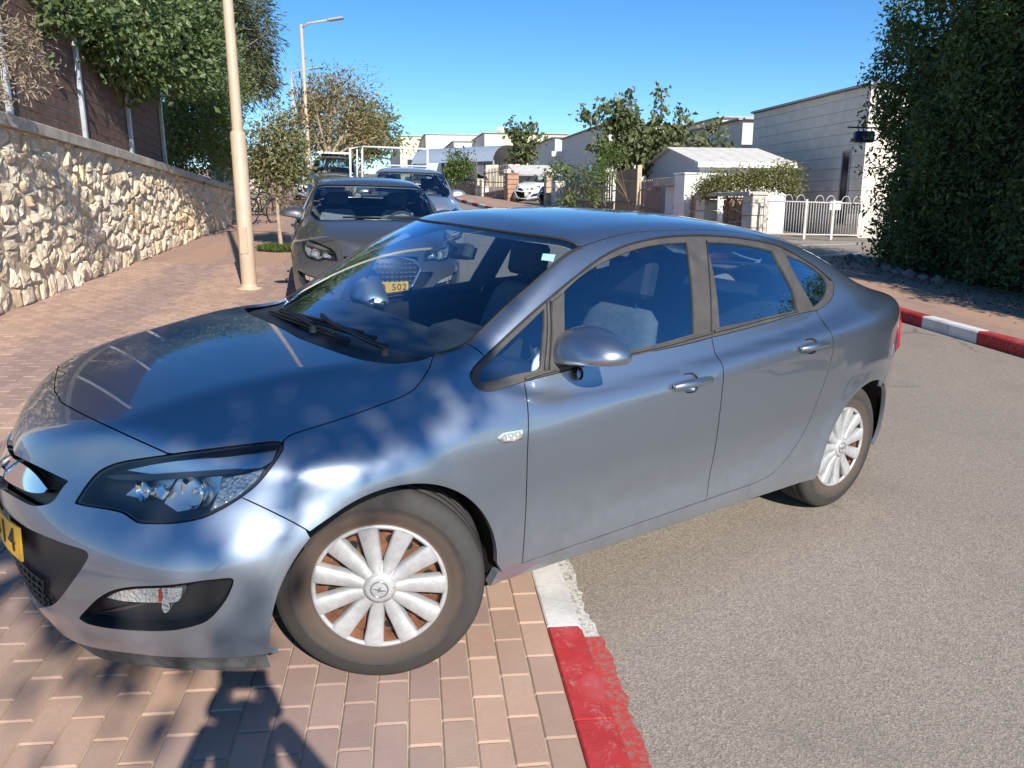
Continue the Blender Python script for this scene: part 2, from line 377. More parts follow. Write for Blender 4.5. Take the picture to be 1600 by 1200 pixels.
# ------------------------------------------------------------------ car body shape (implicit surface)
class Spl:
    """natural cubic spline, linear outside its ends"""
    def __init__(s, *pts):
        p = np.array(pts, float).reshape(-1, 2); s.x, s.y = p[:, 0], p[:, 1]; n = len(p)
        h = np.diff(s.x); A = np.eye(n); r = np.zeros(n)
        for i in range(1, n - 1):
            A[i, i-1], A[i, i], A[i, i+1] = h[i-1], 2*(h[i-1]+h[i]), h[i]
            r[i] = 6*((s.y[i+1]-s.y[i])/h[i]-(s.y[i]-s.y[i-1])/h[i-1])
        s.m = np.linalg.solve(A, r); s.h = h
        s.d0 = (s.y[1]-s.y[0])/h[0]-h[0]*s.m[1]/6
        s.d1 = (s.y[-1]-s.y[-2])/h[-1]+h[-1]*s.m[-2]/6
        s.tx = np.linspace(s.x[0]-1., s.x[-1]+1., 5000); s.ty = s.ev(s.tx)
    def __call__(s, q): return np.interp(q, s.tx, s.ty)
    def ev(s, q):
        q = np.asarray(q, float); qc = np.clip(q, s.x[0], s.x[-1])
        i = np.clip(np.searchsorted(s.x, qc)-1, 0, len(s.h)-1); h = s.h[i]
        a = (s.x[i+1]-qc)/h; b = (qc-s.x[i])/h
        v = a*s.y[i]+b*s.y[i+1]+((a**3-a)*s.m[i]+(b**3-b)*s.m[i+1])*h*h/6
        return v+np.where(q < s.x[0], s.d0*(q-s.x[0]), 0)+np.where(q > s.x[-1], s.d1*(q-s.x[-1]), 0)

def smax(a, b, k):
    h = np.maximum(k-np.abs(a-b), 0)/k
    return np.maximum(a, b)+h**3*k/6
def smin(a, b, k): return -smax(-a, -b, k)
def sstep(a, b, x):
    t = np.clip((x-a)/(b-a), 0, 1); return t*t*(3-2*t)

W_PLAN = Spl(-1.0,.80, -.7,.845, -.4,.882, 0,.902, .5,.906, 1.2,.908, 2.0,.909, 2.5,.903, 2.8,.872, 3.05,.797, 3.25,.708, 3.45,.60, 3.65,.47, 3.8,.35)
P_SIDE = Spl(.10,-.10, .20,-.055, .27,-.024, .34,-.008, .45,-.001, .58,.002, .70,.002, .80,-.001, .95,-.008)
CREASE = Spl(-.6,.745, -.2,.77, .2,.785, .52,.800, .9,.835, 1.2,.862, 1.65,.900, 2.1,.938, 2.6,.965, 3.2,.98)
X_NOSE = Spl(.10,-.85, .18,-.885, .25,-.912, .35,-.932, .45,-.938, .55,-.934, .63,-.915, .70,-.890, .78,-.862, .9,-.83, 1.1,-.79)
K_NOSE = Spl(.1,.56, .45,.56, .55,.60, .65,.72, .8,.80, 1.0,.8)
Z_TOP = Spl(-1.0,.60, -.93,.685, -.85,.77, -.745,.846, -.6,.908, -.45,.951, -.3,.982, -.1,1.018, .1,1.036, .3,1.02, .55,.955, .8,.945, 1.1,.965, 1.5,1.0, 2.0,1.04, 2.3,1.065, 2.6,1.092, 3.0,1.105, 3.3,1.09, 3.5,1.065, 3.8,1.0)
Z_HSIDE = Spl(-.9,.60, -.75,.672, -.6,.735, -.45,.787, -.27,.838, -.07,.887, .1,.925, .25,.955, .45,1.02, .7,1.15, 1.0,1.4)
X_TAIL = Spl(.1,3.60, .25,3.68, .5,3.735, .7,3.71, .9,3.66, 1.05,3.60, 1.2,3.54)
P_GLASS = Spl(-.2,.66, .2,.745, .5,.79, .9,.815, 1.4,.825, 1.9,.818, 2.3,.79, 2.6,.75, 2.9,.69, 3.2,.60, 3.6,.45)
X_SCREEN = Spl(.85,-.15, 1.0,.085, 1.1,.25, 1.2,.417, 1.3,.59, 1.4,.775, 1.5,.98)
Z_ROOF = Spl(.3,1.30, .6,1.385, .8,1.427, 1.0,1.453, 1.3,1.473, 1.6,1.477, 1.9,1.466, 2.2,1.438, 2.5,1.385, 2.8,1.285, 3.1,1.15, 3.4,1.0)
ARCH_R = .378
def f_lower(x, y, z):
    y = np.abs(y)
    flare = 0
    for ax in (0., 2.685):
        r = np.hypot(x-ax, (z-.326)*.97)
        flare = flare+.010*np.exp(-((r-ARCH_R)/.055)**2)
    w = W_PLAN(x)
    # lower-door blade: shallow scoop under a rising line
    zb = .345+.00*x+.17*sstep(1.5, 2.35, x)
    blade = -.007*np.exp(-((z-zb-.085)/.075)**2)*sstep(.55, 1.1, x)*(1-sstep(2.0, 2.45, x))
    ylow = w+P_SIDE(z)+flare+blade
    yup = w-.002-.44*(z-CREASE(x))-.30*(z-CREASE(x))**2*(np.asarray(z) > CREASE(x))
    fy = y-smin(ylow, yup, .028)
    k = K_NOSE(z)
    fx = (X_NOSE(z)+k*y*y-x)/np.sqrt(1+(2*k*y)**2)
    fr = (x-X_TAIL(z)+.42*y*y)/np.sqrt(1+(.84*y)**2)
    zt = smin(Z_TOP(x)-.085*y*y, Z_HSIDE(x)-(.62+.10*sstep(-.35, 0, x))*(y-.74), .05)
    fz = (z-zt)
    a = smax(fy, fx, .24); a = smax(a, fr, .2)
    return smax(a, fz, .055+.05*sstep(2.3, 2.9, x))
def f_upper(x, y, z):
    y = np.abs(y)
    yg = P_GLASS(x)-.40*(z-1.0)-.28*(z-1.0)*np.abs(z-1.0)
    fs = (y-yg)/1.1
    fr = (z-(Z_ROOF(x)-.10*y*y-(.12+.22*sstep(1.8, 2.5, x))*y**4))/np.sqrt(1+(.3*sstep(2.2, 2.8, x))**2)
    fw = (X_SCREEN(z)+.40*y*y-x)*.52
    return np.maximum(smax(smax(fs, fr, .13), fw, .06), .86-z)
def f_car(x, y, z):
    k = .035+.06*(1-sstep(.3, .7, x))+.17*sstep(2.15, 2.7, x)
    return smin(f_lower(x, y, z), f_upper(x, y, z), k)
def f_glass(x, y, z): return f_upper(x, y, z)

def grad(fn, P, e=2.5e-3):
    g = np.empty_like(P)
    for i in range(3):
        a = P.copy(); b = P.copy(); a[:, i] += e; b[:, i] -= e
        g[:, i] = fn(*a.T)-fn(*b.T)
    return g/np.maximum(np.linalg.norm(g, axis=1, keepdims=True), 1e-9)

def cast(fn, S, D, t0, t1, n=160):
    """first outside->inside crossing along S + t*D; nan where none"""
    S = np.atleast_2d(S); D = np.broadcast_to(D, S.shape)
    ts = np.linspace(t0, t1, n); N = len(S)
    lo = np.full(N, np.nan); hi = np.full(N, np.nan); best = np.full(N, 9.); bt = np.zeros(N)
    ch = max(1, 60000//n)
    for c in range(0, N, ch):
        Q = S[c:c+ch, None, :]+D[c:c+ch, None, :]*ts[None, :, None]
        v = fn(*Q.reshape(-1, 3).T).reshape(-1, n)
        j = v.argmin(1); best[c:c+ch] = v[np.arange(len(v)), j]; bt[c:c+ch] = ts[j]
        hit = (v[:, :-1] > 0) & (v[:, 1:] <= 0); any_ = hit.any(1); k = hit.argmax(1)
        lo[c:c+ch] = np.where(any_, ts[k], np.nan); hi[c:c+ch] = np.where(any_, ts[k+1], np.nan)
    miss = np.isnan(lo)
    lo[miss] = bt[miss]; hi[miss] = bt[miss]
    for _ in range(18):
        mid = (lo+hi)/2; v = fn(*(S+D*mid[:, None]).T); pos = v > 0
        lo = np.where(pos, mid, lo); hi = np.where(pos, hi, mid)
    return S+D*((lo+hi)/2)[:, None], miss, best
# ------------------------------------------------------------------ car placement and panel builder
def catmull(P, n=5):
    P = np.array(P, float); out = []
    for i in range(len(P)-1):
        a, b, c, d = P[max(i-1, 0)], P[i], P[i+1], P[min(i+2, len(P)-1)]
        for k in range(n):
            t = k/n; out.append(.5*(2*b+(c-a)*t+(2*a-5*b+4*c-d)*t*t+(3*b-a-3*c+d)*t**3))
    out.append(P[-1]); return np.array(out)
def px(pts, fn=f_car, n=5, smooth=True):
    """photo pixels -> points on the car's surface"""
    q = catmull(pts, n) if smooth and len(pts) > 2 else np.array(pts, float)
    D = np.array([CM @ pray(u, v) for u, v in q]); D /= np.linalg.norm(D, axis=1, keepdims=True)
    return cast(fn, np.tile(CC, (len(q), 1)), D, 1.0, 6.2, 220)[0]
def cat(*segs):
    out = []
    for s in segs:
        for p in np.atleast_2d(s):
            if not out or np.linalg.norm(out[-1]-p) > 1e-4: out.append(np.array(p, float))
    if np.linalg.norm(out[0]-out[-1]) < 1e-4: out.pop()
    return np.array(out)
def drop(pts, D, fn=f_car, back=1.5, fwd=1.5):
    """points moved along D (from outside) on to the surface"""
    pts = np.atleast_2d(np.array(pts, float)); D = np.array(D, float)/np.linalg.norm(D)
    return cast(fn, pts, D, -back, fwd, 90)[0]
def inpoly(Q, P):
    x, y = Q[:, 0], Q[:, 1]; r = np.zeros(len(Q), bool); n = len(P)
    for i in range(n):
        (x0, y0), (x1, y1) = P[i], P[(i+1) % n]
        if y0 == y1: continue
        c = ((y0 > y) != (y1 > y)) & (x < (x1-x0)*(y-y0)/(y1-y0)+x0); r ^= c
    return r
def inset(P, g, lock):
    A = .5*np.sum(P[:, 0]*np.roll(P[:, 1], -1)-np.roll(P[:, 0], -1)*P[:, 1]); s = 1 if A > 0 else -1
    e0 = P-np.roll(P, 1, 0); e1 = np.roll(P, -1, 0)-P
    n0 = np.stack([-e0[:, 1], e0[:, 0]], 1); n1 = np.stack([-e1[:, 1], e1[:, 0]], 1)
    for n in (n0, n1): n /= np.maximum(np.linalg.norm(n, axis=1, keepdims=True), 1e-9)
    m = n0+n1; m /= np.maximum(np.linalg.norm(m, axis=1, keepdims=True), .3)
    return P+np.where(lock[:, None], 0, s*g*m)
def dens(P, res, closed=True):
    out = []; n = len(P)
    for i in range(n if closed else n-1):
        a, b = P[i], P[(i+1) % n]; k = max(1, int(math.ceil(np.linalg.norm(b-a)/res)))
        for j in range(k): out.append(a+(b-a)*j/k)
    return np.array(out)
def panel(name, loop, D, mat, holes=(), res=.022, fn=f_car, off=0., th=.012, gap=.0018, sym=False, both=False, parent=None, rim=True, dfun=None):
    D = np.array(D, float); D /= np.linalg.norm(D)
    U = np.cross(D, [0, 0, 1.]) if abs(D[2]) < .8 else np.cross(D, [1., 0, 0]); U /= np.linalg.norm(U); V = np.cross(U, D)
    loops2 = []; locks = []
    for i, L in enumerate([loop]+list(holes)):
        L = dens(np.array(L, float), res); P2 = np.stack([L @ U, L @ V], 1)
        lock = (np.abs(L[:, 1]) < 1e-4) & bool(sym)
        P2 = inset(P2, gap if i == 0 else -gap, lock) if gap else P2
        loops2.append(P2); locks.append(lock)
    allp = loops2[0]; lo, hi = allp.min(0), allp.max(0)
    gx, gy = np.meshgrid(np.arange(lo[0]+res/2, hi[0], res), np.arange(lo[1]+res/2, hi[1], res)); gx = gx+(np.arange(len(gx)) % 2)[:, None]*res/2
    Q = np.stack([gx.ravel(), gy.ravel()], 1)
    ok = inpoly(Q, loops2[0])
    for h in loops2[1:]: ok &= ~inpoly(Q, h)
    Q = Q[ok]
    B = np.concatenate(loops2)
    if len(Q):
        dmin = np.full(len(Q), 9.)
        for k in range(0, len(B), 400): dmin = np.minimum(dmin, np.min(np.linalg.norm(Q[:, None]-B[None, k:k+400], axis=2), axis=1))
        Q = Q[dmin > res*.55]
    edges = []; b = 0
    for L in loops2: edges += [(b+i, b+(i+1) % len(L)) for i in range(len(L))]; b += len(L)
    vin = [Vector(p) for p in np.concatenate([B, Q])]
    vo, eo, fo, ov, oe, of = delaunay_2d_cdt(vin, edges, [], 0, 1e-6)
    V2 = np.array([[p.x, p.y] for p in vo]); T = np.array([f for f in fo if len(f) == 3])
    c = V2[T].mean(1); ok = inpoly(c, loops2[0])
    for h in loops2[1:]: ok &= ~inpoly(c, h)
    T = T[ok]
    # lift on to the surface
    tb = np.array(loop) @ D; t0, t1 = tb.min()-.30, tb.max()+.12
    S = V2[:, :1]*U+V2[:, 1:]*V
    P, miss, _ = cast(fn, S, D, t0, t1, 40)
    lockall = np.zeros(len(V2), bool)
    for i, o in enumerate(ov):
        for j in o:
            if j < len(B) and np.concatenate(locks)[j]: lockall[i] = True
    if sym: P[lockall, 1] = 0
    N = grad(fn, P)
    if sym: N[lockall, 1] = 0
    P0 = P.copy(); P = P+N*off
    if dfun is not None: P = P+N*dfun(P0)[:, None]
    vs, ns, fs = [P], [N], [T]; nv = len(P); rimf = []
    if rim and th:
        inv = {}
        for i, o in enumerate(ov):
            for j in o: inv[j] = i
        b = 0; lk = np.concatenate(locks)
        for li, L in enumerate(loops2):
            n = len(L); idx = [inv.get(b+i, -1) for i in range(n)]
            for i in range(n):
                a, d = idx[i], idx[(i+1) % n]
                if a < 0 or d < 0 or a == d or (lk[b+i] and lk[b+(i+1) % n]): continue
                e = P[d]-P[a]; rn = np.cross(e, N[a]); ln = np.linalg.norm(rn)
                if ln < 1e-9: continue
                rn /= ln
                q = np.array([P[a], P[d], P[d]-N[d]*th, P[a]-N[a]*th])
                if li == 0:
                    pass
                vs.append(q); ns.append(np.tile(rn, (4, 1))); rimf += [(nv, nv+1, nv+2), (nv, nv+2, nv+3)]; nv += 4
            b += n
    P = np.concatenate(vs); N = np.concatenate(ns); T = np.concatenate([T, np.array(rimf, int).reshape(-1, 3)]) if rimf else T
    # orient the rim outwards from the panel and give every triangle the side its normals point to
    def make(P, N, T, nm):
        P = P*[1, -1, 1]; N = N*[1, -1, 1]
        g = np.cross(P[T[:, 1]]-P[T[:, 0]], P[T[:, 2]]-P[T[:, 0]]); s = np.sum(g*N[T].sum(1), 1) < 0
        T = T.copy(); T[s] = T[s][:, ::-1]
        me = bpy.data.meshes.new(nm); me.from_pydata(P.tolist(), [], T.tolist())
        me.polygons.foreach_set('use_smooth', [True]*len(T)); me.materials.append(mat)
        me.normals_split_custom_set_from_vertices(N.tolist()); me.update()
        return link(nm, me, parent)
    if sym:
        n = len(P); P2 = P*[1, -1, 1]; N2 = N*[1, -1, 1]
        return make(np.concatenate([P, P2]), np.concatenate([N, N2]), np.concatenate([T, T+n]), name)
    o = make(P, N, T, name)
    if both:
        par = parent
        if isinstance(both, bpy.types.Object):
            par = both
        n2 = make(P*[1, -1, 1], N*[1, -1, 1], T, name); n2.parent = par
        return o, n2
    return o
# ------------------------------------------------------------------ car materials
def paint(name, col, rough=.36, flake=.04, dust=(.30, .28, .25), dustamt=.35, metal=.86):
    t = NT(name); v = t.coord()
    n1 = t.noise(v, 1.6, 5, .6); n2 = t.noise(v, 380, 2, .5); n3 = t.noise(v, 14, 6, .65)
    fl = t.mix(t.math('MULTIPLY', n2, flake*4), col, tuple(min(1, c*1.5) for c in col))
    sep = t.n('SeparateXYZ'); t.l(v, sep.inputs[0])
    low = t.n('MapRange'); low.inputs[1].default_value = .62; low.inputs[2].default_value = .20
    t.l(sep.outputs[2], low.inputs[0])
    d = t.math('MULTIPLY', t.math('MULTIPLY', low.outputs[0], t.math('ADD', n3, .2)), dustamt)
    d = t.math('ADD', d, t.math('MULTIPLY', t.math('MULTIPLY', n1, n3), .04))
    t.set(col=t.mix(d, fl, dust), metal=t.math('SUBTRACT', metal, t.math('MULTIPLY', d, .9)), rough=t.math('MULTIPLY_ADD', d, .5))
    t.b.inputs['Roughness'].links[0].from_node.inputs[2].default_value = rough
    t.set(coat=1.0, coatr=t.math('MULTIPLY_ADD', d, .28)); t.b.inputs['Coat Roughness'].links[0].from_node.inputs[2].default_value = .025
    t.b.inputs['Coat IOR'].default_value = 1.58
    return t.m
def glass(name, tint, refl=1.25, gcol=(1, 1, 1)):
    t = NT(name); t.t.nodes.remove(t.b)
    tr = t.n('BsdfTransparent'); tr.inputs[0].default_value = (*tint, 1)
    gl = t.n('BsdfGlossy'); gl.inputs['Roughness'].default_value = .004; gl.inputs[0].default_value = (*gcol, 1)
    fr = t.n('Fresnel'); ge = t.n('NewGeometry'); mr = t.n('MapRange'); t.l(ge.outputs['Backfacing'], mr.inputs[0]); mr.inputs[3].default_value = 1.52; mr.inputs[4].default_value = 1/1.52; t.l(mr.outputs[0], fr.inputs[0])
    mx = t.n('MixShader'); t.l(t.math('MINIMUM', t.math('MULTIPLY', fr.outputs[0], refl), 1.0), mx.inputs[0])
    t.l(tr.outputs[0], mx.inputs[1]); t.l(gl.outputs[0], mx.inputs[2]); t.l(mx.outputs[0], t.out.inputs[0]); return t.m
PAINT = paint('blue_grey_metallic_paint', (.325, .375, .445), .39, dustamt=.34, metal=.97)
WGLASS = glass('windscreen_glass', (.88, .98, 1.0), 1.9, (.80, 1.0, 1.25)); SGLASS = glass('side_glass', (.68, .79, .83), 3.6, (.75, 1.0, 1.25)); LENS = glass('headlight_lens', (.93, .95, .96), 1.2)
TRIM = plain('weathered_grey_plastic', (.066, .060, .056), .62, var=.25, nscale=10, bump=.12, bscale=120)
BLACK = plain('black_plastic', (.016, .017, .019), .42, var=.3, nscale=12)
DARKP = plain('dark_grille_plastic', (.028, .03, .034), .38, var=.25)
SOOT = plain('underbody_black', (.012, .012, .012), .85, var=.3)
CHROME = plain('chrome', (.80, .81, .83), .07, 1.0, var=0)
CABIN = plain('cabin_trim', (.028, .031, .036), .7, var=.2, nscale=20); SEAT = plain('seat_fabric', (.15, .165, .175), .9, var=.18, nscale=30, bump=.2, bscale=220)
LINER = plain('headliner', (.32, .32, .31), .9, var=.1)
YPLATE = plain('yellow_plate', (.85, .46, .03), .35, var=.06); INK = plain('plate_black', (.015, .015, .015), .5, var=0)
SILVER = NT('hubcap_silver'); _v = SILVER.coord(); _n = SILVER.noise(_v, 24, 6, .65)
SILVER.set(col=SILVER.ramp(_n, (.3, (.40, .40, .40)), (.60, (.55, .55, .55)), (.8, (.36, .32, .29))), rough=.45, metal=.4); SILVER = SILVER.m
RUST = plain('rusty_steel', (.20, .085, .045), .75, .2, var=.5, nscale=18, bump=.3, bscale=90)
def rubber():
    t = NT('dusty_tyre_rubber'); v = t.coord()
    s = t.n('SeparateXYZ'); t.l(v, s.inputs[0])
    r = t.math('SQRT', t.math('ADD', t.math('POWER', s.outputs[0], 2.), t.math('POWER', s.outputs[2], 2.)))
    nz = t.noise(v, 9, 6, .65); rr = t.math('ADD', r, t.math('MULTIPLY', t.math('SUBTRACT', nz, .5), .05))
    c = t.ramp(t.math('MULTIPLY', rr, 3.), (.60, (.115, .075, .055)), (.74, (.075, .054, .043)), (.80, (.032, .030, .029)), (.90, (.050, .047, .044)), (.985, (.034, .033, .032)))
    c = t.mix(t.math('MULTIPLY', t.noise(v, 30, 5, .7), .55), c, (.085, .077, .070))
    t.set(col=c, rough=.82, spec=.3)
    g = t.n('TexGradient', gradient_type='RADIAL'); mp = t.n('Mapping'); mp.inputs['Rotation'].default_value = (R(90), 0, 0); t.l(v, mp.inputs[0]); t.l(mp.outputs[0], g.inputs[0])
    w = t.math('SINE', t.math('MULTIPLY', g.outputs[1], 2*math.pi*74)); w = t.math('MULTIPLY', t.math('GREATER_THAN', w, .8), t.math('GREATER_THAN', r, .311))
    rings = t.math('MULTIPLY', t.math('SINE', t.math('MULTIPLY', r, 520.)), t.math('LESS_THAN', r, .295))
    h = t.math('ADD', t.math('MULTIPLY', w, -1.), t.math('MULTIPLY', rings, .03)); h = t.math('ADD', h, t.math('MULTIPLY', nz, .2)); t.bump(h, .8, .004); return t.m
RUBBER = rubber()
REDGLINT = plain('painted_red_reflection', (.55, .05, .02), .2, var=0)
RLENS = plain('red_lamp_lens', (.55, .012, .012), .08, var=.1, coat=1.0)
REFL = NT('headlight_reflector'); _vo = REFL.n('TexVoronoi'); _vo.inputs['Scale'].default_value = 17; REFL.l(REFL.coord(), _vo.inputs[0])
REFL.set(col=(.66, .64, .60), metal=.75, rough=.24); REFL.bump(_vo.outputs[0], .22, .012); REFL = REFL.m
SATIN = plain('satin_silver', (.55, .57, .60), .25, .9, var=.1)

def text_mesh(s, size, depth=.001, name='characters'):
    cu = bpy.data.curves.new(name, 'FONT'); cu.body = s; cu.size = size; cu.extrude = depth; cu.align_x = 'CENTER'; cu.align_y = 'CENTER'; cu.resolution_u = 3
    o = bpy.data.objects.new(name, cu); COL.objects.link(o); dg = bpy.context.evaluated_depsgraph_get()
    me = bpy.data.meshes.new_from_object(o.evaluated_get(dg)); bpy.data.objects.remove(o); bpy.data.curves.remove(cu); me.name = name; return me

# ------------------------------------------------------------------ the blue-grey saloon
car = empty('parked_saloon_car', label='blue-grey saloon car parked diagonally with its front wheels up on the paving', cat='car')
car.matrix_world = Matrix(((CX[0], -CY[0], CZ[0], CO[0]), (CX[1], -CY[1], CZ[1], CO[1]), (CX[2], -CY[2], CZ[2], CO[2]), (0, 0, 0, 1)))
# ---- traced seams (photo pixels) put on the surface
hood_front = px([(93, 622), (97, 629), (120, 642), (150, 657), (200, 681), (240, 699), (262, 709)]); hood_front[0, 1] = 0
c0 = drop([[-.745, 0, 1.2]], (0, 0, -1)); hood_front = cat(c0, hood_front[1:])
HL_TOP = [(262, 711), (325, 702), (381, 695), (426, 690), (438, 691)]
HL = cat(px([(117, 786), (122.5, 777), (136, 757), (152, 739), (172, 727.5), (194.5, 721), (226, 716), (262, 711), (325, 702), (381, 695), (426, 690), (438, 691)]),
         px([(438, 691), (442.5, 697), (440, 706), (424, 730), (401.5, 757), (377, 777)]), px([(377, 777), (347.5, 795), (314, 810), (271, 817.5), (221.5, 817.5), (208, 812), (190, 801), (163, 795), (134, 790.5), (117, 786)]))
gap_hood = px([(440, 692), (456, 679), (500, 665), (546, 650), (590, 634), (620, 623), (642, 612), (656, 598), (670, 576), (677, 556)])
hood_rear = px([(677, 556), (660, 562), (640, 566), (610, 568), (570, 563), (540, 555), (500, 541), (468, 529)])
hr0 = hood_rear[-1].copy(); hr0[1] = 0; hood_rear = cat(hood_rear[hood_rear[:, 1] > .03], drop([hr0+[0, 0, .3]], (0, 0, -1)))
hood = panel('hood', cat(hood_front, px(HL_TOP)[1:], gap_hood, hood_rear), (.22, -.12, -1), PAINT, sym=True, res=.026, parent=car)
# ---- front bumper
hood_c = hood_front[0]
zs = np.linspace(.84, .165, 40); cl = drop(np.stack([np.full(40, -1.6), np.zeros(40), zs], 1), (1, 0, 0), fwd=1.6, back=0)
arch = lambda ax, a0, a1, n=28, r=ARCH_R: np.stack([ax+r*np.cos(np.linspace(R(a0), R(a1), n)), np.full(n, 1.5), .326+r*np.sin(np.linspace(R(a0), R(a1), n))], 1)
on_side = lambda P: drop(P, (0, -1, 0), fwd=1.4, back=0)
fb_bottom = px([(100, 994), (124, 1006), (159, 1015), (219, 1023), (266, 1027), (337, 1028.5), (397, 1025), (434, 1019)])
low_c = cat(drop([[-1.6, .0, .175], [-1.6, .08, .175], [-1.6, .16, .178], [-1.6, .22, .183]], (1, 0, 0), fwd=1.6, back=0))
arch_f = on_side(arch(0, 193, 124)); fgap = px([(377, 777), (418, 796), (460, 817), (484, 831)], n=3)
GR_UP = cat(px([(0, 762), (25, 777), (50, 789), (72, 787.5), (85, 780), (97, 762), (106, 752)]), px([(106, 752), (75, 737), (45, 722.5), (22, 711)], n=3))
def cut_c(P):                                               # close an opening that runs over the centre line
    P = P[P[:, 1] > .01]; return P
_gu = cut_c(GR_UP); g_top = drop([[-1.6, 0, .715]], (1, 0, 0), fwd=1.6, back=0); g_bot = drop([[-1.6, 0, .565]], (1, 0, 0), fwd=1.6, back=0)
GR_UP = cat(g_bot, _gu, g_top)
_gl = px([(20, 810), (40, 824), (60, 834), (100, 850), (122, 857), (134, 862), (137, 870), (128, 886), (110, 912), (92, 936), (80, 946)]); _gl = _gl[_gl[:, 1] > .03]
l_top = drop([[-1.6, 0, .515]], (1, 0, 0), fwd=1.6, back=0); l_bot = drop([[-1.6, 0, .215]], (1, 0, 0), fwd=1.6, back=0)
GR_LO = cat(l_top, _gl, drop([[-1.6, .20, .222], [-1.6, .1, .217]], (1, 0, 0), fwd=1.6, back=0), l_bot)
FOG = px([(124, 967), (131, 958), (159, 932), (195, 919), (264, 915), (314, 908.5), (355, 904)]); FOG = cat(FOG, px([(355, 904), (364, 908), (352, 937), (328, 965.5), (304, 977), (266, 984.5), (219, 985), (171, 981), (140, 975), (124, 967)]))
cl_top = cl[(cl[:, 2] < hood_c[2]-.004) & (cl[:, 2] > g_top[0, 2]+.004)]; cl_mid = cl[(cl[:, 2] < g_bot[0, 2]-.004) & (cl[:, 2] > l_top[0, 2]+.004)]; cl_low = cl[(cl[:, 2] < l_bot[0, 2]-.004) & (cl[:, 2] > .178)]
fb_loop = cat(hood_front, HL[:36][::-1] if False else px([(262, 711), (226, 716), (194.5, 721), (172, 727.5), (152, 739), (136, 757), (122.5, 777), (117, 786)])[1:], px([(117, 786), (134, 790.5), (163, 795), (190, 801), (208, 812), (221.5, 817.5), (271, 817.5), (314, 810), (347.5, 795), (377, 777)])[1:],
              fgap[1:-1], arch_f[::-1][4:], fb_bottom[::-1], low_c[::-1], cl_low[::-1], GR_LO[::-1], cl_mid[::-1], GR_UP, cl_top[::-1])
FB = panel('front_bumper', fb_loop, (.72, -.58, -.30), PAINT, holes=[FOG], sym=True, res=.017, th=.02, parent=car)
# black lip under the bumper
lip_top = cat(low_c[:1], fb_bottom[4:])
lp = [p+[.018, -.012, -.002] for p in cat(low_c, fb_bottom[:-4])]; lipb = MB(); n = len(lp)
hb = [.03+.035*sstep(.1, .45, p[1]) for p in lp]
for s in (-1, 1):
    lipb.add([(p[0], -s*p[1], p[2]) for p in lp]+[(p[0]+.02, -s*p[1]*.985, p[2]-h) for p, h in zip(lp, hb)], [(i, i+1, n+i+1, n+i) for i in range(n-1)], 0, True)
LIP = plain('scuffed_lip_plastic', (.085, .085, .082), .7, var=.45, nscale=20, bump=.3); lipb.build('front_lip', LIP, FB)
# upper grille: recess, chrome bar, round emblem
panel('upper_grille', GR_UP, (1, -.25, 0), BLACK, sym=True, res=.02, off=-.035, th=0, parent=car)
bar_lo = px([(10, 745), (25, 757), (50, 769), (66, 772), (77, 771)]); bar_hi = px([(82, 764), (62, 743), (42, 727), (24, 716)], n=4)
b1 = drop([[-1.6, 0, .605]], (1, 0, 0), fwd=1.6, back=0); b2 = drop([[-1.6, 0, .690]], (1, 0, 0), fwd=1.6, back=0)
panel('chrome_grille_bar', cat(b1, bar_lo[bar_lo[:, 1] > .02], bar_hi[bar_hi[:, 1] > .02], b2), (1, -.25, 0), CHROME, sym=True, res=.012, off=.004, th=.03, parent=car, dfun=lambda P: .012*np.sin(np.clip((P[:, 2]-.60)/.09, 0, 1)*math.pi))
em = MB(); em.tube([(-.945-.002*math.cos(a), .060*math.sin(a), .648+.060*math.cos(a)) for a in [2*math.pi*k/40 for k in range(40)]], .0075, 8, closed=True)
em.prism([(-.085, .004), (-.02, .004), (.002, .020), (.002, .004), (.085, .004), (.02, -.010), (-.002, -.026), (-.002, -.006)], -.952, -.940, 'X')
emo = em.build('emblem', CHROME, car); 
for vtx in emo.data.vertices:
    if abs(vtx.co.x+.946) < .0065 and False: pass
for v_ in emo.data.vertices[-16:]: v_.co.z += .648
# lower grille: backing, ribs and mesh bars
LG = panel('lower_grille', GR_LO, (1, -.3, 0), DARKP, sym=True, res=.02, off=-.022, th=0, parent=car)
for z0 in (.245, .275, .305, .335, .365):
    ymax = .20+.40*(z0-.22) if z0 < .4 else .36; ys = np.linspace(-ymax-.06, ymax+.06, 31)
    P = drop(np.stack([np.full(31, -1.6), ys, np.full(31, z0)], 1), (1, 0, 0), fwd=1.6, back=0); m = MB(); m.tube([(p[0]+.014, -p[1], p[2]) for p in P], .0052, 6); m.build('grille_rib', BLACK, LG)
m = MB()
for k in range(-8, 9):
    for j, z0 in enumerate((.245, .275, .305, .335)):
        y0 = k*.036+(j % 2)*.018
        P = drop([[-1.6, y0, z0], [-1.6, y0, z0+.03]], (1, 0, 0), fwd=1.6, back=0); m.tube([(p[0]+.014, -p[1], p[2]) for p in P], .0042, 5)
m.build('grille_mesh', BLACK, LG)
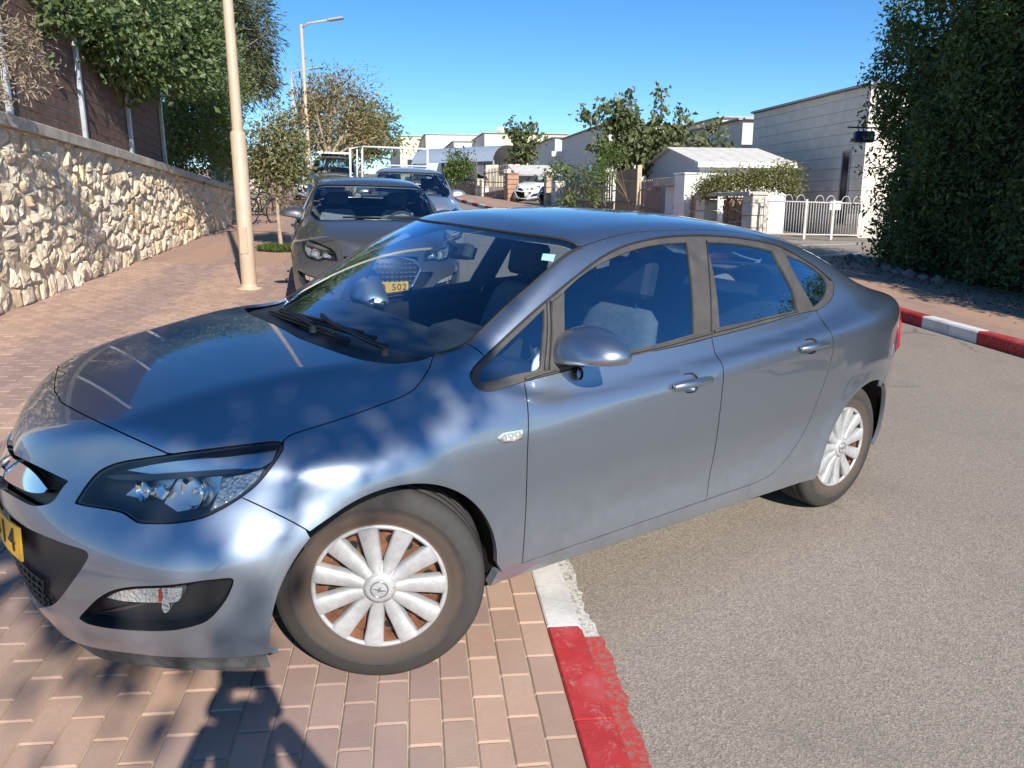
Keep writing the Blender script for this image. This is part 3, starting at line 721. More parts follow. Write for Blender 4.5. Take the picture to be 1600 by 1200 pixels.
# number plate
def curved_plate(name, z0, z1, half, off, mat, parent, n=24):
    ys = np.linspace(-half, half, n); a = drop(np.stack([np.full(n, -1.6), ys, np.full(n, z0)], 1), (1, 0, 0), fwd=1.6, back=0); b = drop(np.stack([np.full(n, -1.6), ys, np.full(n, z1)], 1), (1, 0, 0), fwd=1.6, back=0)
    m = MB(); q = [(p[0]-off, -p[1], p[2]) for p in a]+[(p[0]-off, -p[1], p[2]) for p in b]+[(p[0]-off+.006, -p[1], p[2]) for p in a]+[(p[0]-off+.006, -p[1], p[2]) for p in b]
    m.add(q, [(i, i+1, n+i+1, n+i) for i in range(n-1)]+[(2*n+i, 2*n+i+1, i+1, i) for i in range(n-1)]+[(n+i, n+i+1, 3*n+i+1, 3*n+i) for i in range(n-1)]+[(0, n, 3*n, 2*n), (n-1, 2*n-1, 4*n-1, 3*n-1)], 0)
    return m.build(name, mat, parent)
pl = curved_plate('number_plate', .417, .526, .26, .012, YPLATE, car)
def plate_text(txt, size, yc, zc, off, parent, pitch):
    for i, ch in enumerate(txt):
        if ch == ' ': continue
        tm = text_mesh(ch, size, .0008, 'plate_character'); y_ = yc+(i-(len(txt)-1)/2)*pitch; cs = np.array([v.co[:] for v in tm.vertices])
        P = drop(np.stack([np.full(len(cs), -1.6), cs[:, 0]+y_, cs[:, 1]+zc], 1), (1, 0, 0), fwd=1.6, back=0)
        for v_, p, c_ in zip(tm.vertices, P, cs): v_.co = (p[0]-off-c_[2], -p[1], p[2])
        link('plate_character', tm, parent, INK)
plate_text('14 314', .11, .02, .471, .0136, pl, .074)
# fog lamp pockets
FG, FG2 = panel('fog_lamp_pocket', FOG, (.7, -.7, 0), DARKP, res=.018, off=-.045, th=-.045, gap=.001, both=True, parent=car)
FLP = px([(162, 937), (183, 927), (219, 923), (256, 922), (282, 921)]); FLP = cat(FLP, px([(282, 921), (276, 942), (252, 945), (195, 943.5), (162, 937)]))
t = NT('clear_lamp_glass'); _vo = t.n('TexVoronoi'); _vo.inputs['Scale'].default_value = 90; t.l(t.coord(), _vo.inputs[0]); t.set(col=(.62, .63, .60), rough=.12, metal=.55, coat=1.0); t.bump(_vo.outputs[0], .7, .01); CLEAR = t.m
fl = panel('fog_lamp', FLP, (.7, -.7, 0), CLEAR, res=.012, off=-.012, th=.03, gap=0, parent=FG, both=FG2)
FLA = px([(244, 923.5), (249, 923), (249, 943), (244, 943.5)], smooth=False); panel('painted_reflection', FLA, (.7, -.7, 0), REDGLINT, res=.01, off=-.010, th=.004, gap=0, parent=FG, both=FG2)  # orange-red strip painted in for a reflection on the lamp
BUL = px([(244, 948), (250, 946), (256, 949), (258, 957), (255, 964), (249, 966), (245, 960)], smooth=False); panel('fog_bulb', BUL, (.7, -.7, 0), CLEAR, res=.008, off=-.025, th=.02, gap=0, parent=FG, both=FG2)
RIB = px([(135, 969), (175, 960), (215, 951), (250, 947), (250, 950), (215, 955), (175, 965)], smooth=False); panel('pocket_rib', RIB, (.7, -.7, 0), TRIM, res=.02, off=-.036, th=.01, gap=0, parent=FG, both=FG2)
# ---- headlights
HB, HB2 = panel('headlight', HL, (.45, -.8, -.35), BLACK, res=.02, off=-.055, th=-.055, gap=.002, both=True, parent=car)
hd = (.45, -.8, -.35)
def hp(name, pts, off, mat, th=.02, smooth=False, res=.012): return panel(name, px(pts, smooth=smooth, n=4), hd, mat, res=res, off=off, th=th, gap=0, parent=HB, both=HB2)
hp('eyebrow_reflector', [(190, 735), (230, 727), (285, 719), (340, 711), (395, 702), (432, 696), (424, 715), (406, 727), (372, 732), (302, 738), (235, 742)], -.022, SATIN)
hp('eyebrow_bar', [(160, 743), (235, 741), (302, 737), (372, 731), (384, 733), (372, 738), (302, 746), (235, 751), (172, 749)], -.012, DARKP, .02)
hp('main_reflector', [(262, 750), (336, 745), (331, 766), (312, 789), (262, 797), (240, 784), (250, 768)], -.052, REFL, .01)
hp('inner_reflector', [(176, 772), (196, 757), (226, 752), (258, 749), (246, 766), (238, 780), (222, 774), (196, 776)], -.052, REFL, .01)
hp('bulb_shade', [(238, 764), (247, 758), (252, 768), (244, 778)], -.022, CHROME, .02)
hp('indicator', [(343, 748), (384, 739), (410, 728), (402, 744), (386, 766), (352, 786), (322, 797), (334, 772)], -.028, CLEAR, .03)
for (u, v, rb_) in ((292, 769, .046), (212, 766, .030)):
    pc = px([(u, v)], smooth=False)[0]; nn = grad(f_car, pc[None])[0]; ax_ = np.array([-.93, .28, .06]); ax_ /= np.linalg.norm(ax_)
    for sgn, par in ((-1, HB), (1, HB2)):
        c_ = pc-nn*.030; q_ = Vector((ax_[0], sgn*ax_[1], ax_[2])).to_track_quat('Z', 'Y').to_matrix().to_4x4()
        m = MB(); m.lathe([(.006, -.045), (rb_*.55, -.035), (rb_*.85, -.015), (rb_, .004), (rb_*1.08, .004), (rb_*1.08, -.004)], 28); o_ = m.build('reflector_bowl', CHROME, par); o_.matrix_basis = Matrix.Translation((c_[0], sgn*c_[1], c_[2])) @ q_
        m = MB(); m.lathe([(0, .0), (.008, -.002), (.010, -.012), (.010, -.045)], 14); o_ = m.build('bulb', CLEAR, par); o_.matrix_basis = Matrix.Translation((c_[0], sgn*c_[1], c_[2])) @ q_
panel('lens', HL, hd, LENS, res=.018, off=-.001, th=.0, gap=.004, rim=False, parent=HB, both=HB2)
panel('lens_edge', HL, hd, BLACK, holes=[px([(125, 784), (129, 777), (141, 759), (156, 743), (175, 732), (197, 725), (227, 720), (262, 715.5), (325, 706.5), (381, 699.5), (426, 694.5), (436, 695), (437, 699), (420, 727), (397, 753), (373, 773), (344, 790), (312, 804.5), (271, 812), (224, 812), (211, 807), (193, 797), (164, 791), (136, 787)], n=3)], res=.02, off=-.003, th=0, gap=.001, rim=False, parent=HB, both=HB2)
# ---- fender
ws_seam = px([(677, 556), (700, 549), (729, 537)], n=4); seam = px([(729, 537), (757, 557.5)], smooth=False)
DLO_FRONT = [(757, 557.5), (741, 574), (735, 587), (740, 601), (752, 609.5), (766, 611), (790, 605), (818, 596.5)]
door_gap = cat(px([(819, 597), (824, 631), (825.5, 665), (824, 710), (822, 780), (819, 840), (816, 878)]))
sill_pts = lambda x0, x1, z, n=20: on_side(np.stack([np.linspace(x0, x1, n), np.full(n, 1.5), np.full(n, z)], 1))
xg = door_gap[-1, 0]
fe_arch = on_side(arch(0, 118.5, -10, 40))
fender = panel('fender', cat(px([(442, 695)], smooth=False), gap_hood[2:], ws_seam, seam, px(DLO_FRONT), door_gap[1:], sill_pts(xg, .42, .283, 6), fe_arch[::-1][4:], fgap[::-1], px([(377, 777), (401.5, 757), (424, 730), (440, 706), (442.5, 697)])[1:]),
               (0, -.85, -.5), PAINT, res=.022, parent=car, both=True, th=.02)
# ---- doors
DLO_LOW = [(818, 596.5), (867, 583.5), (930, 569), (987, 555.5), (1040, 544.5), (1080, 535.5), (1112, 527)]
DLO_LOW2 = [(1112, 527), (1150, 517.5), (1190, 507), (1246, 490.5), (1274, 485)]
bx0 = px([(1112, 527)], smooth=False)[0]; zz = np.linspace(bx0[2], .32, 14); b_gap = on_side(np.stack([bx0[0]-.012*np.sin((bx0[2]-zz)*2), np.full(14, 1.5), zz], 1)); b_gap[0] = bx0
rear_gap = px([(1275, 486), (1289, 507), (1300, 523), (1302, 542), (1299, 562), (1290, 592), (1276, 630), (1258, 672), (1238, 704), (1214, 734), (1192, 749), (1172, 757.5)])
xb = rear_gap[-1, 0]; zb = rear_gap[-1, 2]
bot = lambda x0, x1, n: on_side(np.stack([np.linspace(x0, x1, n), np.full(n, 1.5), np.linspace(np.interp(x0, [xg, xb], [.304, zb]), np.interp(x1, [xg, xb], [.304, zb]), n)], 1))
dd = (0, -.97, -.25)
CUPS = []
for (cx, cy, s_) in ((1078, 599, 1.0), (1267, 541, .8)):
    ring = px([(cx-14*s_, cy), (cx-9*s_, cy-13*s_), (cx+4*s_, cy-16*s_), (cx+13*s_, cy-8*s_), (cx+14*s_, cy+3*s_), (cx+8*s_, cy+13*s_), (cx-4*s_, cy+14*s_), (cx-12*s_, cy+8*s_)], smooth=False)
    CUPS.append(cat(catmull(np.concatenate([ring, ring[:1]]), 4)))
FD, FD2 = panel('front_door', cat(px(DLO_LOW), b_gap[1:], bot(b_gap[-1, 0], xg, 16), door_gap[::-1][:-1]), dd, PAINT, holes=[CUPS[0]], res=.026, parent=car, both=True, gap=.0025)
RD, RD2 = panel('rear_door', cat(px(DLO_LOW2), rear_gap[1:], bot(xb, b_gap[-1, 0], 16), b_gap[::-1][:-1]), dd, PAINT, holes=[CUPS[1]], res=.026, parent=car, both=True, gap=.0024)
# ---- door handles
for ring, dr, d2, pts in ((CUPS[0], FD, FD2, [(1050, 605.5), (1062, 602), (1085, 597), (1108, 592)]), (CUPS[1], RD, RD2, [(1248, 545.5), (1258, 543), (1272, 540), (1290, 536.5)])):
    cen = ring.mean(0); rr_ = np.linalg.norm(ring-cen, axis=1).max()
    panel('handle_cup', ring, (0, -1, 0), PAINT, res=.006, th=0, gap=0, rim=False, parent=dr, both=d2, dfun=lambda P, c=cen, rr=rr_: -.024*np.clip(1-(np.linalg.norm(P-c, axis=1)/rr)**2, 0, 1)**.6)
    Pp = px(pts, n=6); Nn = grad(f_car, Pp); k = len(Pp); lift = .008+.020*np.sin(np.linspace(.15, math.pi*.92, k))
    for sgn, par in ((-1, dr), (1, d2)):
        m = MB(); Q = Pp+Nn*lift[:, None]; rr = [.010+.006*math.sin(math.pi*min(1, i/(k-1)*1.1)) for i in range(k)]
        m.tube([(p[0], sgn*p[1], p[2]) for p in Q], rr, 10); m.build('door_handle', PAINT, par)
        m = MB(); m.tube([(p[0], sgn*p[1], p[2]) for p in (Pp+Nn*.012)[-6:]], [.013]*6, 8); m.build('handle_end_cap', TRIM, par)

# ---- body side: A pillar, roof rail, C pillar, quarter panel
ws_edge = px([(729, 537), (757, 512), (790, 480), (830, 445), (870, 410), (893, 393), (908, 386)])
pr = ws_edge[-1]
xs = np.linspace(pr[0]+.06, 2.42, 24); roof_seam = drop(np.stack([xs, np.interp(xs, [pr[0], 1.2, 1.7, 2.1, 2.42], [pr[1], .575, .565, .56, .565]), np.full(24, 1.9)], 1), (0, 0, -1))
xs2 = np.linspace(2.46, 3.02, 12); rs_edge = drop(np.stack([xs2, np.linspace(.567, .60, 12), np.full(12, 1.9)], 1), (0, 0, -1))
xs3 = np.linspace(3.06, 3.36, 8); deck_gap = drop(np.stack([xs3, np.linspace(.605, .585, 8), np.full(8, 1.9)], 1), (0, 0, -1))
tail_in = drop([[4.2, .56, 1.0], [4.2, .57, .93], [4.2, .58, .86], [4.2, .60, .80]], (-1, 0, 0), fwd=1.6, back=0)
TAIL = px([(1381, 497), (1386, 505), (1391, 516), (1399, 527)], n=4)
t0 = drop([[3.34, .66, 1.9]], (0, 0, -1))
ra = arch(2.685, -8, 188, 50); ra = on_side(ra); bump_gap = px([(1401, 545), (1390, 575), (1376, 604)], n=4)
tail_b = drop([[3.22, 1.5, .80], [3.27, 1.5, .80]], (0, -1, 0), fwd=1.5, back=0)
ra_i = np.argmin(np.linalg.norm(ra[:25]-bump_gap[-1], axis=1)); ra_u = ra[ra_i+1:]
low_q = sill_pts(2.318, xb, .283, 5)
DLO_REAR = [(1275, 485), (1289, 478), (1300, 465), (1303, 452), (1299, 437), (1274, 415.5), (1246, 398), (1218, 383.5), (1190, 376), (1152, 370), (1115, 367), (1081, 366.5), (1030, 370), (980, 382), (942, 400), (905, 427), (880, 447), (855, 468), (830, 490), (805, 512), (780, 535), (757, 557.5)]
lamp_c = drop([[3.235, 1.5, .945], [3.23, 1.5, .87]], (0, -1, 0), fwd=1.5, back=0)
panel('body_side', cat(ws_edge, roof_seam, rs_edge, deck_gap, lamp_c, bump_gap, ra_u[:-3], low_q, rear_gap[::-1], px(DLO_REAR)[1:]), (-.12, -.80, -.58), PAINT, res=.024, parent=car, both=True, gap=.0015)
panel('sill', cat(sill_pts(.375, 2.318, .246, 40), on_side(np.stack([np.linspace(2.33, .39, 40), np.full(40, 1.5), np.interp(np.linspace(2.33, .39, 40), [.5, 1.77, 1.95, 2.33], [.300, .333, .30, .283])], 1))), (0, -1, .0), PAINT, res=.02, off=-.002, parent=car, both=True, gap=0, th=.03)
panel('sill_skirt', cat(sill_pts(.42, 2.28, .222, 40), sill_pts(2.28, .42, .262, 40)), (0, -1, 0), SOOT, res=.03, off=-.045, parent=car, both=True, gap=0, th=.05)
# ---- roof, screens, boot lid, tail
zr = drop([[.86, 0, 1.9]], (0, 0, -1)); ws_top = px([(908, 386), (880, 380), (850, 374), (815, 367), (780, 360), (750, 354.5), (733, 351)]); wt = ws_top[ws_top[:, 1] > .06]; wtc = wt[-1].copy()
_c = np.polyfit(wt[:, 1]**2, wt[:, 0], 1); _y = np.linspace(wt[0, 1], .02, 24); _x = np.polyval(_c, _y**2); _x += (wt[0, 0]-_x[0])*np.clip((_y-.25)/(wt[0, 1]-.25), 0, 1)**2
wt = cat(wt[:1], drop(np.stack([_x[1:], _y[1:], np.full(23, 1.9)], 1), (0, 0, -1))); wt0 = drop([[np.polyval(_c, 0.), 0, 1.9]], (0, 0, -1)); WTU = drop(np.stack([_x, _y, np.full(24, 1.9)], 1), (0, 0, -1), f_upper)[::-1]; WTU0 = drop([[np.polyval(_c, 0.), 0, 1.9]], (0, 0, -1), f_upper)
rear_top = drop([[2.46, .567, 1.9], [2.50, .4, 1.9], [2.52, .2, 1.9], [2.525, 0, 1.9]], (0, 0, -1))
roof = panel('roof', cat(wt0, wt[::-1], roof_seam, rear_top), (0, 0, -1), PAINT, res=.04, sym=True, parent=car)
WSB = px([(677, 555), (655, 556), (630, 552.5), (600, 545.5), (565, 533), (530, 520), (490, 505.5)], f_upper); WSB = WSB[WSB[:, 1] > .03]; wsb0 = WSB[-1].copy()
wsb0 = drop([[wsb0[0]-.5, 0, wsb0[2]-.005]], (1, 0, 0), f_upper, back=0)
ws_up = px([(908, 386), (893, 393), (870, 410), (830, 445), (790, 480), (757, 512), (729, 537), (700, 549), (677, 555)], f_upper)
WS = panel('windshield', cat(WTU0, WTU, ws_up[1:], WSB[1:], wsb0), (.5, 0, -.86), WGLASS, fn=f_upper, res=.035, sym=True, off=-.004, th=0, gap=.002, rim=False, parent=car)
SEAL = plain('rubber_seal', (.02, .02, .022), .6, var=.2)
sl = MB()
for s in (-1, 1): sl.tube([(p[0], -s*p[1], p[2]-.001) for p in cat(px([(908, 386), (893, 393), (870, 410), (830, 445), (790, 480), (757, 512), (729, 537), (700, 549), (678, 556)]))], .0065, 6)
sl.tube([(p[0], -p[1], p[2]-.002) for p in cat(wt, wt0)], .005, 6); sl.tube([(p[0], p[1], p[2]-.002) for p in cat(wt, wt0)], .005, 6); sl.build('windshield_seal', SEAL, WS)
rsl = cat(rear_top[::-1], rs_edge, drop([[3.04, .59, 1.9], [3.09, .4, 1.9], [3.11, .2, 1.9], [3.115, 0, 1.9]], (0, 0, -1))); rsl[-1, 1] = 0; rsl[0, 1] = 0
panel('rear_window', rsl, (-.4, 0, -.9), SGLASS, res=.04, sym=True, off=-.003, th=0, rim=False, parent=car)
bl = cat(drop([[3.115, 0, 1.9], [3.11, .2, 1.9], [3.09, .4, 1.9], [3.04, .598, 1.9]], (0, 0, -1)), deck_gap, drop([[4.2, .56, .93], [4.2, .54, .80], [4.2, .52, .66], [4.2, .3, .64], [4.2, 0, .635]], (-1, 0, 0), fwd=1.6, back=0), drop([[4.2, 0, z] for z in np.linspace(.66, 1.0, 10)], (-1, 0, 0), fwd=1.6, back=0)); bl[0, 1] = 0
panel('trunk_lid', bl, (-.72, 0, -.7), PAINT, res=.03, sym=True, parent=car)
rbz = np.linspace(.63, .22, 10)
rb = cat(drop([[4.2, 0, .63], [4.2, .3, .635], [4.2, .5, .645], [4.2, .545, .80]], (-1, 0, 0), fwd=1.6, back=0), drop([[3.30, 1.5, .80]], (0, -1, 0), fwd=1.5, back=0), bump_gap, ra[:ra_i+1][::-1], on_side(np.array([[3.1, 1.5, .245], [3.3, 1.5, .235]])), drop([[4.2, .5, .22], [4.2, .25, .22]], (-1, 0, 0), fwd=1.6, back=0), drop([[4.2, 0, z] for z in rbz[::-1]], (-1, 0, 0), fwd=1.6, back=0))
rb[0, 1] = 0
panel('rear_bumper', rb, (-.62, -.78, 0), PAINT, res=.03, sym=True, parent=car, th=.02)
TLc = cat(lamp_c[:1], drop([[4.2, .565, .965], [4.2, .565, .93], [4.2, .545, .81]], (-1, 0, 0), fwd=1.6, back=0), drop([[3.30, 1.5, .80]], (0, -1, 0), fwd=1.5, back=0), bump_gap[:1], lamp_c[1:])
panel('tail_light', TLc, (-.6, -.8, 0), RLENS, res=.016, off=.006, th=.03, parent=car, both=True)
# ---- side windows and their trim
G1 = px([(851, 482), (820, 512), (785, 545), (755, 577), (749, 589), (752, 595), (764, 595.5), (805, 585), (842, 576), (846, 557), (851, 505)], n=3)
G2 = cat(px([(884, 575), (883, 520), (882, 455)], n=3), px([(882, 455), (905, 434), (930, 417), (955, 404), (992, 389.5), (1030, 381), (1073, 378)]), px([(1073, 378), (1080, 422), (1084, 471), (1085, 521)], n=3), px([(1085, 521), (1040, 534), (987, 547), (930, 561), (884, 573)], n=3))
G3 = cat(px([(1103, 377.5), (1152, 380), (1190, 387), (1208, 392)], n=3), px([(1208, 392), (1220, 415), (1233, 439), (1242, 460), (1247, 484)], n=3), px([(1247, 484), (1227, 490), (1180, 500), (1125, 511)], n=3), px([(1125, 511), (1122, 471), (1115, 424), (1103, 377.5)], n=3))
G4 = cat(px([(1228, 398), (1256, 408.5), (1284, 428), (1292, 439), (1293, 451), (1286, 467), (1272, 479.5)]), px([(1272, 479.5), (1246, 434), (1228, 398)], n=3))
DLO = cat(px(DLO_LOW), px(DLO_LOW2)[1:], px(DLO_REAR)[1:], px(DLO_FRONT)[1:])
gd = (0, -.88, -.46)
tr = panel('window_trim', DLO, gd, TRIM, holes=[G1, G2, G3, G4], res=.03, off=-.002, th=.012, gap=.0005, parent=car, both=True)
panel('quarter_light', G1, gd, SGLASS, res=.03, off=-.009, th=0, gap=-.003, rim=False, parent=FD, both=FD2)
panel('window', G2, gd, SGLASS, res=.03, off=-.010, th=0, gap=-.003, rim=False, parent=FD, both=FD2)
panel('window', G3, gd, SGLASS, res=.03, off=-.010, th=0, gap=-.003, rim=False, parent=RD, both=RD2)
panel('rear_quarter_light', G4, gd, SGLASS, res=.03, off=-.008, th=0, gap=-.003, rim=False, parent=car, both=True)
def seal_line(pts, r, mat, name, parent, off=.001):
    P = px(pts, n=4); P = P+grad(f_car, P)*off; m = MB(); m.tube([(p[0], -p[1], p[2]) for p in P], r, 5); a = m.build(name, mat, parent)
    m = MB(); m.tube([(p[0], p[1], p[2]) for p in P], r, 5); m.build(name, mat, parent)
seal_line([(856, 470), (857, 520), (852, 578)], .006, TRIM, 'division_bar', car); seal_line([(860, 470), (862, 520), (858, 578)], .003, SEAL, 'division_seal', car, .002)
seal_line([(1104, 376), (1108, 420), (1111, 470), (1112, 522)], .003, SEAL, 'pillar_gap', car, .0005)
seal_line([(735, 588), (741, 575), (757, 558.5), (805, 513), (855, 469), (905, 428), (942, 401), (980, 383), (1030, 371.5), (1081, 368), (1115, 368.5), (1152, 371.5), (1190, 377.5), (1218, 385), (1246, 399.5), (1274, 417), (1298, 438)], .0045, SEAL, 'frame_seal', car)
seal_line([(820, 592), (867, 578), (930, 564.5), (987, 551), (1040, 539.5), (1085, 527), (1112, 520)], .0055, TRIM, 'belt_strip', car, .004)
seal_line([(1116, 518), (1150, 510), (1190, 499), (1246, 486)], .0055, TRIM, 'belt_strip', car, .004)
# ---- cowl and wipers
cw = MB(); A = cat(hood_rear, hood_rear[:0] if False else hood_rear[-1:]); ya = np.linspace(0, .66, 24)
hi_ = np.argsort(hood_rear[:, 1]); HRx = lambda y: np.interp(y, hood_rear[hi_, 1], hood_rear[hi_, 0]); HRz = lambda y: np.interp(y, hood_rear[hi_, 1], hood_rear[hi_, 2])
WB = cat(WSB, wsb0); wi = np.argsort(WB[:, 1]); WX = lambda y: np.interp(y, WB[wi, 1], WB[wi, 0]); WZ = lambda y: np.interp(y, WB[wi, 1], WB[wi, 2])
yy = np.linspace(-.665, .665, 47); rows = []
for y in yy:
    a = abs(y); rows.append([(HRx(a)-.02, -y, HRz(a)-.035), (HRx(a)+.012, -y, HRz(a)-.030), (HRx(a)+.03, -y, HRz(a)-.024), (WX(a)+.005, -y, WZ(a)-.012), (WX(a)+.03, -y, WZ(a)-.004)])
n = len(rows); cw.add([p for r_ in rows for p in r_], [(i*5+j, i*5+j+1, i*5+j+6, i*5+j+5) for i in range(n-1) for j in range(4)], 0, True); cw.build('cowl', BLACK, car)
def wiper(pts_blade, pts_arm, name='wiper'):
    P = px(pts_blade, f_upper, n=6); P = P+grad(f_upper, P)*.018; A = px(pts_arm, f_car, n=6); A = A+grad(f_car, A)*.030
    m = MB(); m.tube([(p[0], -p[1], p[2]) for p in P], .0085, 6); m.tube([(p[0], -p[1], p[2]+.012) for p in P[3:-3]], .006, 6); m.tube([(p[0], -p[1], p[2]) for p in A], [.014]+[.010]*(len(A)-2)+[.008], 8); w = m.build(name, BLACK, car)
    g = MB(); g.lathe([(0, .012), (.010, .011), (.013, 0), (.013, -.015)], 12, c=(A[0][0], -A[0][1], A[0][2]-.012)); g.build('wiper_pivot', TRIM, w); return w
wiper([(440, 494), (500, 510), (545, 524), (590, 534)], [(602, 556), (575, 545), (545, 530), (515, 514), (505, 504)])
wiper([(408, 488), (450, 504), (500, 522), (548, 539)], [(490, 520), (470, 508), (452, 500), (440, 497)])
REP = px([(776, 684), (786, 676), (815, 671), (816, 684), (804, 691), (786, 692)], smooth=False); REPI = px([(781, 684), (788, 679), (812, 674), (812, 683), (803, 688), (787, 689)], smooth=False)
panel('side_repeater', REP, (0, -1, 0), CHROME, res=.012, off=.005, th=.006, gap=0, parent=fender[0], both=fender[1]); panel('repeater_lens', REPI, (0, -1, 0), CLEAR, res=.012, off=.0075, th=.004, gap=0, parent=fender[0], both=fender[1])
# ---- mirrors
def plane_px(pts, ax, c):
    out = []
    for u, v in pts:
        d = CM @ pray(u, v); t = (c-CC[ax])/d[ax]; out.append(CC+t*d)
    return np.array(out)
OUT = plane_px(catmull([(868, 556), (872, 546), (884, 532), (900, 516), (916, 509), (935, 510), (955, 518), (972, 530), (984, 545), (988, 557), (985, 566), (975, 569), (930, 567), (885, 566), (871, 563), (868, 556)], 4)[:-1], 0, .80)
cen = OUT.mean(0); cen[2] = OUT[:, 2].min()+.36*np.ptp(OUT[:, 2])
for sgn in (-1, 1):
    m = MB(); rings = []; N_ = len(OUT); sc = [(1.0, .0), (1.03, -.02), (1.02, -.05), (.95, -.085), (.82, -.112), (.62, -.132), (.36, -.143), (.0, -.147)]
    for s, dx in sc: rings.append([(cen[0]+dx+(.018 if s < 1 else 0)*0, sgn*(cen[1]+(p[1]-cen[1])*s-dx*.10), cen[2]+(p[2]-cen[2])*s) for p in OUT])
    m.add([p for r_ in rings for p in r_], [(i*N_+k, i*N_+(k+1) % N_, (i+1)*N_+(k+1) % N_, (i+1)*N_+k) for i in range(len(sc)-1) for k in range(N_)], 0, True)
    mo = m.build('side_mirror', PAINT, car)
    g = MB(); g.add([(cen[0]+.001, sgn*(cen[1]+(p[1]-cen[1])*.97), cen[2]+(p[2]-cen[2])*.97) for p in OUT], [tuple(range(N_))]); g.build('mirror_glass', CHROME, mo)
    b = MB(); zb_ = OUT[:, 2].min()
    lowr = sorted([p for p in OUT if p[2] < zb_+.014], key=lambda p: p[1]); ya_, yb_ = lowr[0][1], lowr[-1][1]
    b.tube([(cen[0]-.03, sgn*(ya_-.01), zb_+.012), (cen[0]-.05, sgn*(ya_+.05), zb_-.002), (cen[0]-.05, sgn*(cen[1]), zb_-.003), (cen[0]-.04, sgn*(yb_-.01), zb_+.004)], [.016, .022, .022, .012], 10)
    b.tube([(cen[0]-.05, sgn*(ya_+.06), zb_+.004), (cen[0]-.07, sgn*(ya_-.0), zb_+.012), (cen[0]-.085, sgn*(.805), zb_-.01)], [.024, .030, .036], 10)
    b.build('mirror_base', BLACK, mo)
    p_ = MB(); q = px([(862, 472), (880, 458), (880, 578), (858, 580)], smooth=False); p_.add([(v[0]-.0, sgn*(v[1]+.006), v[2]) for v in q]+[(v[0], sgn*(v[1]-.01), v[2]) for v in q], [(0, 1, 2, 3), (0, 4, 5, 1), (1, 5, 6, 2), (2, 6, 7, 3), (3, 7, 4, 0)]); p_.build('mirror_sail', TRIM, mo)
# ---- wheels
def make_wheel(first):
    P = [(.200, .085), (.210, .093), (.2145, .0965), (.2165, .0955), (.219, .0978), (.245, .1022), (.262, .1035), (.2635, .1045), (.270, .1045), (.2715, .1035), (.288, .1028), (.2895, .1012), (.303, .0985), (.3045, .0965), (.3145, .0905), (.3185, .086), (.3235, .075), (.325, .060), (.3185, .058), (.3185, .050), (.3255, .048), (.326, .022), (.3185, .020), (.3185, .012), (.326, .010)]
    prof = [(r, -h) for r, h in P]+[(r, h) for r, h in P[::-1]]
    rim = MB(); rim.lathe([(.198, -.088), (.206, -.094), (.212, -.092), (.205, -.080), (.190, -.055), (.188, .07), (.205, .09), (.205, .096)], 48, 'Y')
    rim.lathe([(.190, -.045), (.165, -.058), (.13, -.050), (.10, -.056), (.05, -.058), (0, -.058)], 48, 'Y')
    for k in range(16):
        a = 2*math.pi*k/16; rim.lathe([(0, 0), (.014, 0)], 10, 'Y', (.150*math.cos(a), -.0605, .150*math.sin(a)), 1)
    w = rim.build('wheel', [RUST, SOOT], car)
    ty = MB(); ty.lathe(prof, 96, 'Y'); ty.build('tyre', RUBBER, w)
    cap = MB(); cap.lathe([(.2075, -.088), (.2085, -.096), (.203, -.1005), (.1955, -.098), (.194, -.090)], 64, 'Y')
    cap.lathe([(.080, -.074), (.072, -.088), (.055, -.098), (.046, -.102), (.045, -.106), (.036, -.1085), (0, -.1095)], 40, 'Y'); hc = cap.build('hubcap', SILVER, w)
    sp = MB(); m_ = 9; pts = []
    rr = np.linspace(.050, .200, m_); wd = np.interp(rr, [.05, .08, .10, .15, .2], [.0142, .0222, .0245, .0275, .0320]); hh = np.interp(rr, [.05, .08, .13, .18, .2], [-.098, -.093, -.0945, -.0985, -.0985])
    for r, w_, h in zip(rr, wd, hh): pts += [(-w_, h+.026, r), (-w_*.98, h+.002, r), (-w_*.80, h-.0030, r), (0, h-.0042, r), (w_*.80, h-.0030, r), (w_*.98, h+.002, r), (w_, h+.026, r)]
    sp.add(pts, [(i*7+j, i*7+j+1, i*7+j+8, i*7+j+7) for i in range(m_-1) for j in range(6)], 0, True); spm = sp.mesh('spoke', SILVER)
    for k in range(11):
        o = link('spoke', spm, w); o.rotation_euler = (0, 2*math.pi*(k+.3)/11, 0)
    e = MB(); e.tube([(.026*math.cos(a), -.1105, .026*math.sin(a)) for a in [2*math.pi*k/28 for k in range(28)]], .0022, 6, closed=True)
    e.prism([(-.026, .002), (-.006, .002), (.004, .009), (.003, .002), (.026, .002), (.006, -.004), (-.004, -.010), (-.003, -.003)], -.113, -.1085, 'Y'); e.build('emblem', plain('emblem_grey', (.30, .31, .32), .3, .6, var=0), w)
    return w
w0 = make_wheel(True); w0.location = (0, -.765, .326); w0.rotation_euler = (0, R(20), R(0)); 
STEER = R(-31)
w0.rotation_mode = 'ZYX'
def put(w, x, y, steer, roll):
    w.rotation_mode = 'XYZ'; m = Matrix.Translation((x, y, .326)) @ Matrix.Rotation(steer, 4, 'Z') @ Matrix.Rotation(roll, 4, 'Y'); w.matrix_local = m
ws_ = [w0]+[copy_tree(w0, car) for _ in range(3)]
WSC = 1.025
def face_put(w, u, v, yf, steer, roll):                       # put the hub face where the photo shows it
    f_ = plane_px([(u, v)], 1, yf)[0]; hf = .108*WSC
    cx, cy = f_[0]+hf*math.sin(-steer), yf-hf*math.cos(steer); w.matrix_local = Matrix.Translation((cx, -cy, .326*WSC)) @ Matrix.Rotation(steer, 4, 'Z') @ Matrix.Rotation(roll, 4, 'Y') @ Matrix.Scale(WSC, 4); return cx, cy
